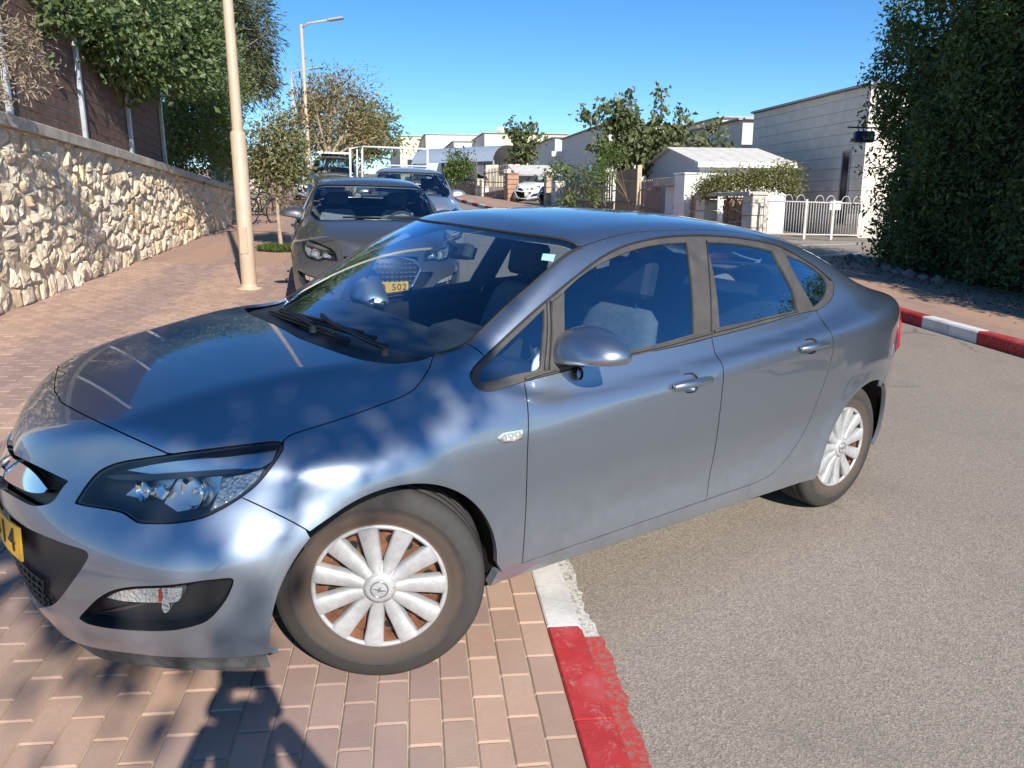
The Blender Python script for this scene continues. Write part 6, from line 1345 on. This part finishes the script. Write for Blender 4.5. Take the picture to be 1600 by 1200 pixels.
# hanging sign on the house
SGN = plain('navy_sign_box', (.012, .018, .05), .4, var=.1); sg = at_depth(1350, 214, 17.3); sroot = base_empty('hanging_sign', tuple(sg), 'navy blue hanging sign box with pale lettering beside the hedge', 'sign'); m = MB(); m.box((sg[0], sg[1], sg[2]), (.42, .16, .235), bevel=.03); m.build('sign_box', SGN, sroot)
m = MB(); m.tube([(sg[0]-.37, sg[1], sg[2]+.20), (sg[0]+.8, sg[1], sg[2]+.17)], .018, 6); m.tube([(sg[0]-.13, sg[1], sg[2]+.2), (sg[0]-.13, sg[1], sg[2]+.1)], .012, 5); m.tube([(sg[0]+.15, sg[1], sg[2]+.19), (sg[0]+.15, sg[1], sg[2]+.1)], .012, 5); m.build('sign_arm', BLACK, sroot)
for i, ch in enumerate('דעומ'):
    tm = text_mesh(ch, .10, .002, 'letter'); o = link('letter', tm, sroot, plain('sign_lettering', (.30, .36, .42), .5, var=0)); o.matrix_basis = Matrix.Translation((sg[0]-.055+i*.058, sg[1]-.083, sg[2]-.03)) @ Matrix.Rotation(R(90), 4, 'X')
# post carrying the sign arm (stands in the hedge)
m = MB(); m.tube([(sg[0]+.8, sg[1], gz(sg[0], sg[1])), (sg[0]+.8, sg[1], sg[2]+.3)], .03, 8); m.build('sign_post', BLACK, sroot)
# ------------------------------------------------------------------ garden plants on the right
def fig(name, label, base, arms, mat, leafs, per, seed, bark=BARK, extra=()):
    """tree with long bare arms dressed in large leaves"""
    rr = random.Random(seed); base = Vector(base); root = base_empty(name, base, label, 'tree'); m = MB(); pts = []
    for arm in arms:
        P = bezier([base]+[Vector(a) for a in arm], 7); n = len(P); m.tube(P, [max(.012, .08*(1-i/n)) for i in range(n)], 6)
        for i in range(int(n*.35), n): pts += [tuple(P[i]+Vector((rr.gauss(0, .14), rr.gauss(0, .2), rr.gauss(0, .14)))) for _ in range(2)]
    for c, rad, nn in extra: pts += [tuple(p) for p in blob(c, rad, nn, seed+len(pts), .25)]
    m.build('trunk', bark, root); leaves('crown', pts, (.13, .15, .13), per, leafs, mat, root, .62, .9, seed=seed); return root
FIGL = leaf_mat('fig_leaf', (.075, .10, .04), (.18, .20, .09), (.31, .31, .18), .35); y = 31.0
fig('fig_tree', 'sprawling large-leaved fig tree with long leafy arms behind the shed', gp(6.2, y), [[wp(1000, 250, y), wp(985, 200, y), wp(970, 165, y-.3), wp(935, 172, y-.5), wp(908, 183, y-.5)], [wp(1000, 245, y), wp(985, 190, y), wp(978, 146, y)], [wp(1010, 240, y), wp(1030, 195, y), wp(1035, 150, y)], [wp(1010, 245, y), wp(1050, 210, y), wp(1064, 172, y)], [wp(1000, 255, y), wp(960, 225, y-.3), wp(928, 228, y-.5)], [wp(1010, 250, y), wp(1080, 225, y-1), wp(1130, 188, y-1)], [wp(1010, 250, y), wp(1090, 235, y-1), wp(1135, 222, y-1)], [wp(1000, 250, y), wp(965, 200, y), wp(938, 200, y)]], FIGL, .21, 7, 61, extra=[(wp(1000, 232, y), (1.1, .9, .9), 150), (wp(960, 240, y-.4), (.5, .5, .45), 40), (wp(1045, 215, y), (.8, .8, .5), 60), (wp(975, 190, y), (.55, .5, .5), 50)])
y = 47; fig('young_fig_tree', 'smaller fig with upright leafy shoots behind the lean-to roof', gp(1.6, y), [[wp(815, 240, y), wp(802, 212, y), wp(795, 190, y)], [wp(816, 240, y), wp(812, 212, y), wp(810, 198, y)], [wp(817, 240, y), wp(825, 212, y), wp(832, 195, y)], [wp(817, 245, y), wp(835, 225, y), wp(843, 212, y)]], FIGL, .24, 6, 62, extra=[(wp(817, 242, y), (.8, .6, .5), 60)])
tree('round_bush', 'bright green rounded bush over the far picket fence', gp(*on_line(712)), [(wp(716, 258, 46), (.95, .8, .75)), (wp(705, 275, 46), (.5, .5, .5))], FRESH, .8, .05, .14, 10, 190, BARK, 63, .16, .5, cat_='bush', hollow=.3)
tree('ivy', 'green ivy spilling over the weathered timber fence', gp(*on_line(905)), [(wp(875, 268, 29.5), (.8, .5, .22)), (wp(905, 274, 28.5), (.65, .4, .22)), (wp(928, 303, 27.6), (.5, .3, .42)), (wp(890, 312, 28.6), (.42, .3, .34)), (wp(945, 280, 27.5), (.3, .3, .25))], MIDG, .4, .03, .12, 8, 170, BARK, 64, .13, .6, cat_='ivy', hollow=.2)
tree('bamboo_clump', 'yellow-green leafy clump left of the shed', gp(5.0, 29.3), [(wp(955, 248, 29), (.5, .4, .6)), (wp(940, 262, 28.6), (.4, .4, .3))], FRESH, .8, .03, .13, 8, 170, BARK, 65, .13, .35, cat_='bush', hollow=.2)
tree('olive_shrub', 'loose olive-green shrub above the stone niche', gp(7.4, 24.6), [(wp(1130, 288, 24.2), (.75, .5, .36)), (wp(1180, 282, 24.0), (.75, .5, .42)), (wp(1225, 280, 24.0), (.55, .45, .48)), (wp(1105, 295, 24.3), (.35, .3, .25))], leaf_mat('olive_shrub_leaf', (.14, .14, .05), (.24, .225, .09), (.30, .27, .12), .35), .9, .03, .085, 16, 520, BARK, 66, .11, .4, cat_='shrub', hollow=.15)
# ------------------------------------------------------------------ other vehicles
SKIP = {'number_plate', 'emblem', 'upper_grille', 'chrome_grille_bar', 'lower_grille', 'windshield_sticker', 'wiper', 'antenna'}
FARSKIP = SKIP | {'seat', 'rear_seat', 'steering_wheel', 'instrument_hood', 'door_trim', 'headliner', 'cabin_floor', 'rear_view_mirror', 'underbody', 'parcel_shelf', 'wheel_housing', 'belt_strip', 'division_bar', 'division_seal', 'pillar_gap', 'frame_seal', 'cowl', 'sill_skirt', 'dashboard', 'fog_lamp_pocket'}
def base_name(o): return o.name.split('.')[0]
def clone(o, parent, mats, skip, deep=True):
    c = o.copy(); COL.objects.link(c); c.parent = parent
    if c.type == 'MESH':
        for i, sl in enumerate(c.material_slots):
            if sl.material in mats: m_ = mats[sl.material]; sl.link = 'OBJECT'; sl.material = m_
    if deep:
        for ch in o.children:
            if base_name(ch) not in skip: clone(ch, c, mats, skip)
    return c
def vehicle(name, label, pos, yaw, scale, mats, skip, group='vehicles parked along the street', deep=True):
    root = empty(name, pos, None, label, 'car', group); sl = Vector((-GRAD[0], -GRAD[1], 1)).normalized()
    f = Vector((math.cos(yaw), math.sin(yaw), 0)); f = (f-sl*f.dot(sl)).normalized(); l = sl.cross(f)
    root.matrix_world = Matrix(((f.x, l.x, sl.x, pos[0]), (f.y, l.y, sl.y, pos[1]), (f.z, l.z, sl.z, pos[2]), (0, 0, 0, 1))) @ Matrix.Diagonal((*scale, 1))
    for ch in car.children:
        if base_name(ch) not in skip: clone(ch, root, mats, skip, deep)
    for w in root.children:
        if base_name(w) == 'wheel' and w.location.x < 1: w.matrix_basis = Matrix.Translation((0, -.765 if w.location.y < 0 else .765, .326)) @ Matrix.Rotation(0 if w.location.y < 0 else math.pi, 4, 'Z')
    return root
SUVP = paint('dark_grey_paint', (.085, .085, .088), .42, dust=(.26, .25, .24), dustamt=.4, metal=.5); SILV = paint('silver_paint', (.62, .62, .61), .36, dustamt=.3, metal=.8); WHTP = paint('white_paint', (.74, .74, .73), .35, dustamt=.2, metal=0.); NAVY = paint('navy_paint', (.012, .022, .065), .3, metal=.4); GREENP = paint('dark_olive_paint', (.05, .06, .055), .5, metal=.2)
yaw = math.atan2(STREET[1], STREET[0])                    # noses point down the street, towards the camera
def at_ground(u, y, off=0.): p = at_depth(u, 400, y); return (p[0], p[1], gz(p[0], p[1])+off)
# grey SUV, its own grille, lamps and plate
P0 = at_ground(586, 8.95); suv = vehicle('parked_grey_car', 'dusty dark grey car facing the camera behind the blue-grey saloon', P0, yaw+R(2), (.95, 1.03, .99), {PAINT: SUVP, TRIM: BLACK}, SKIP | {'front_lip'})
hexg = drop(np.array([[-1.6, 0, .70], [-1.6, .20, .70], [-1.6, .34, .66], [-1.6, .40, .58], [-1.6, .30, .40], [-1.6, .18, .36], [-1.6, 0, .355]]), (1, 0, 0), fwd=1.6, back=0); hexg[0, 1] = hexg[-1, 1] = 0
hexi = hexg.copy(); cz = .53
gsu = panel('grille', hexg, (1, -.2, 0), BLACK, sym=True, res=.03, off=.012, th=.02, gap=0, parent=suv)
fr_ = MB(); L_ = dens(hexg, .03, False)
for s in (-1, 1): fr_.tube([(p[0]-.018, s*p[1], p[2]) for p in L_], .014, 6)
fr_.build('grille_frame', CHROME, gsu)
for z0 in (.41, .455, .50, .545, .59, .635):
    yy = np.linspace(-.33, .33, 15) if z0 > .45 else np.linspace(-.27, .27, 13)
    for y0 in yy[:-1] if round(z0*1000) % 2 else yy:
        p = drop([[-1.6, y0, z0]], (1, 0, 0), fwd=1.6, back=0)[0]; m = MB(); m.box((p[0]-.016, y0, z0), (.012, .032, .016), bevel=.004); m.build('grille_tooth', SATIN, gsu)
sp_ = curved_plate('number_plate', .335, .45, .26, .034, YPLATE, suv); plate_text('70 502', .098, .085, .392, .0358, sp_, .054)
wip = MB(); wip.tube([(.13, -.55, 1.03), (.15, 0, 1.05), (.16, .35, 1.04)], .012, 6); wip.build('wiper', BLACK, suv)
# a paper on the dashboard
m = MB(); m.box((.42, -.05, 1.0), (.16, .30, .004)); m.build('dashboard_paper', plain('paper', (.75, .75, .72), .8, var=.05), suv)
P1 = at_ground(648, 14.6); silver = vehicle('parked_silver_car', 'silver car parked directly behind the dusty dark grey car', P1, yaw, (.97, 1.0, 1.08), {PAINT: SILV, TRIM: BLACK}, SKIP | {'rear_seat'})
P2 = at_ground(527, 27.0); jeep = vehicle('parked_offroader', 'dark green boxy off-roader parked up the pavement', P2, yaw, (.9, .98, 1.3), {PAINT: GREENP}, FARSKIP)
m = MB()
for s in (-1, 1): m.lathe([(0, -.02), (.13, -.02), (.15, .02), (.15, .05)], 16, 'X', (-.86, s*.5, .62))
m.build('round_lamp', CREAM, jeep)
m = MB(); m.box((-.97, 0, .52), (.10, 1.6, .16), bevel=.02); m.build('bull_bar', BLACK, jeep); m = MB(); m.box((1.6, 0, 1.52), (1.4, 1.1, .05), bevel=.01); m.build('roof_rack', WHTP, jeep)
P3 = at_ground(498, 36.0); wc = vehicle('parked_white_car', 'white car with a yellow plate farthest up the left side', P3, yaw, (.95, 1, 1.05), {PAINT: WHTP}, FARSKIP); curved_plate('number_plate', .36, .48, .26, .012, YPLATE, wc)
wr = on_line(838); pw = (wr[0]-.2, wr[1]+2.6, gz(wr[0], wr[1]+2.6)+.03); vehicle('white_hatchback', 'white hatchback nosing out of the driveway on the right', pw, math.atan2(.80, .60), (.92, .95, 1.0), {PAINT: WHTP}, FARSKIP, 'cars in the driveway')
wr = on_line(850); pw = (wr[0]+.55, wr[1]+.55, gz(wr[0], wr[1])+.03); vehicle('dark_blue_car', 'dark blue car beside the white hatchback in the driveway', pw, math.atan2(.80, .60), (.92, .9, .96), {PAINT: NAVY}, FARSKIP, 'cars in the driveway')
P4 = at_ground(697, 60); vehicle('dark_parked_car', 'dark car in the shade under the arched carport', P4, math.atan2(.3, .95), (.9, .95, 1.0), {PAINT: NAVY}, FARSKIP, 'cars in the driveway')
# flatbed trailer with a white ladder frame
WF = plain('white_frame_paint', (.72, .72, .70), .5, var=.08); t0_ = at_ground(612, 17.6); tr_ = base_empty('ladder_rack_trailer', t0_, 'trailer with a white rectangular tube frame behind the silver car', 'trailer')
def fp(u, v, y=17.6): return wp(u, v, y)
for name, pts, r_ in (('upright', [fp(566, 300), fp(566, 230)], .022), ('upright', [fp(668, 300), fp(668, 233)], .022), ('top_bar', [fp(566, 229), fp(669, 233)], .022), ('cross_bar', [fp(566, 257), fp(669, 260)], .014), ('upright', [fp(548, 300, 16.4), fp(547, 231, 16.4)], .024), ('upright', [fp(558, 300, 17), fp(558, 233, 17)], .016), ('side_bar', [fp(548, 232, 16.4), fp(566, 229)], .014), ('side_bar', [fp(548, 276, 16.4), fp(566, 280)], .014)):
    m = MB(); m.tube(pts, r_, 6); m.build(name, WF, tr_)
m = MB(); m.box((t0_[0], t0_[1]+.6, t0_[2]+.62), (1.75, 2.6, .08), bevel=.02); m.build('trailer_bed', BLACK, tr_)
for sx in (-.85, .85):
    m = MB(); m.lathe([(.0, -.09), (.18, -.09), (.30, -.08), (.30, .08), (.18, .09), (0, .09)], 24, 'X', (t0_[0]+sx, t0_[1]+.7, t0_[2]+.30)); m.build('trailer_wheel', RUBBER, tr_)
m = MB(); m.box((t0_[0]-.1, t0_[1]+.9, t0_[2]+.95), (1.5, 1.6, .55), bevel=.05); m.build('covered_load', WRENDER, tr_)
# ------------------------------------------------------------------ the photographer, whose shadow lies on the paving
def person():
    root = base_empty('person', (0.12, -.42, gz(.12, -.42)), 'person in dark clothes holding up a phone, seen only by the shadow on the paving', 'person'); g = gz(.12, -.42)
    J = {'pel': (.12, -.44, g+.95), 'ab': (.12, -.44, g+1.12), 'ch': (.12, -.42, g+1.32), 'nk': (.12, -.40, g+1.47), 'hd': (.12, -.38, g+1.57), 'ht': (.12, -.38, g+1.72),
         'ls': (-.07, -.42, g+1.40), 'le': (-.20, -.28, g+1.20), 'lw': (-.085, -.085, g+1.50), 'rs': (.31, -.42, g+1.40), 're': (.42, -.25, g+1.20), 'rw': (.105, -.085, g+1.50),
         'lh': (.03, -.44, g+.90), 'lk': (.01, -.40, g+.50), 'la': (0., -.44, g+.09), 'lt': (-.02, -.27, g+.04), 'rh': (.21, -.44, g+.90), 'rk': (.24, -.42, g+.50), 'ra': (.25, -.46, g+.09), 'rt': (.28, -.29, g+.04)}
    Rr = {'pel': .15, 'ab': .14, 'ch': .16, 'nk': .06, 'hd': .085, 'ht': .075, 'ls': .075, 'le': .047, 'lw': .032, 'rs': .075, 're': .047, 'rw': .032, 'lh': .10, 'lk': .062, 'la': .045, 'lt': .036, 'rh': .10, 'rk': .062, 'ra': .045, 'rt': .036}
    E = [('pel', 'ab'), ('ab', 'ch'), ('ch', 'nk'), ('nk', 'hd'), ('hd', 'ht'), ('ch', 'ls'), ('ls', 'le'), ('le', 'lw'), ('ch', 'rs'), ('rs', 're'), ('re', 'rw'), ('pel', 'lh'), ('lh', 'lk'), ('lk', 'la'), ('la', 'lt'), ('pel', 'rh'), ('rh', 'rk'), ('rk', 'ra'), ('ra', 'rt')]
    def skin(name, J, Rr, E, mat, rootk, sub=2):
        ks = list(J); me = bpy.data.meshes.new(name); me.from_pydata([J[k] for k in ks], [(ks.index(a), ks.index(b)) for a, b in E], []); o = link(name, me, root)
        md = o.modifiers.new('skin', 'SKIN'); 
        for i, k in enumerate(ks):
            sv = me.skin_vertices[0].data[i]; sv.radius = (Rr[k], Rr[k]*(.72 if k in ('pel', 'ab', 'ch') else 1)); sv.use_root = (k == rootk)
        md.use_smooth_shade = True; sb = o.modifiers.new('sub', 'SUBSURF'); sb.levels = sub; sb.render_levels = sub; me.materials.append(mat); return o
    if True:
        body = skin('body', J, Rr, E, plain('dark_clothes', (.05, .055, .07), .85), 'pel')
    SK = plain('skin', (.48, .30, .22), .55, var=.08)
    for s, w, cx in (('l', 'lw', -.085), ('r', 'rw', .105)):
        sg_ = 1 if s == 'l' else -1; w = Vector(J[w]); Jh = {'w': tuple(w), 'p': tuple(w+Vector((sg_*.012, .022, .055)))}; Rh = {'w': .028, 'p': .032}; Eh = [('w', 'p')]
        for f_ in range(4):
            b = w+Vector((sg_*.018, .012+.006*f_, .045+.017*f_)); k1, k2, k3 = f'f{f_}a', f'f{f_}b', f'f{f_}c'; Jh[k1] = tuple(b); Jh[k2] = tuple(b+Vector((sg_*.026, .006, .006))); Jh[k3] = tuple(b+Vector((sg_*.044, -.010, .008))); Rh[k1] = .0095; Rh[k2] = .009; Rh[k3] = .008; Eh += [('p', k1), (k1, k2), (k2, k3)]
        b = w+Vector((sg_*.010, -.018, .05)); Jh['t1'] = tuple(b); Jh['t2'] = tuple(b+Vector((sg_*.028, -.008, .022))); Rh['t1'] = .011; Rh['t2'] = .009; Eh += [('p', 't1'), ('t1', 't2')]
        skin('hand', Jh, Rh, Eh, SK, 'p', 1)
    hd = MB(); c = Vector(J['hd'])+Vector((0, .0, .045)); prof = [(0, -.125), (.045, -.115), (.068, -.07), (.078, -.01), (.080, .05), (.066, .10), (.035, .125), (0, .13)]; hd.lathe(prof, 16, 'Z', tuple(c)); hd.box((c.x, c.y+.088, c.z-.015), (.026, .03, .045), bevel=.01); hd.box((c.x, c.y+.076, c.z-.062), (.05, .012, .012), bevel=.004)
    for s in (-1, 1): hd.box((c.x+s*.031, c.y+.072, c.z+.012), (.03, .012, .014), bevel=.005); hd.box((c.x+s*.083, c.y, c.z-.005), (.015, .035, .06), bevel=.006)
    hd.build('head', SK, root)
    hr = MB(); hr.lathe([(.084, -.03), (.088, .04), (.073, .108), (.038, .135), (0, .14)], 16, 'Z', (c.x, c.y-.012, c.z)); hr.build('hair', plain('dark_hair', (.02, .016, .012), .7), root)
    return root
person()
ph = MB(); ph.box((.01, -.065, CAM_H-.012), (.158, .009, .075), bevel=.004); o = ph.build('mobile_phone', BLACK); tag(o, 'mobile phone held up sideways by the photographer, out of view', 'phone')
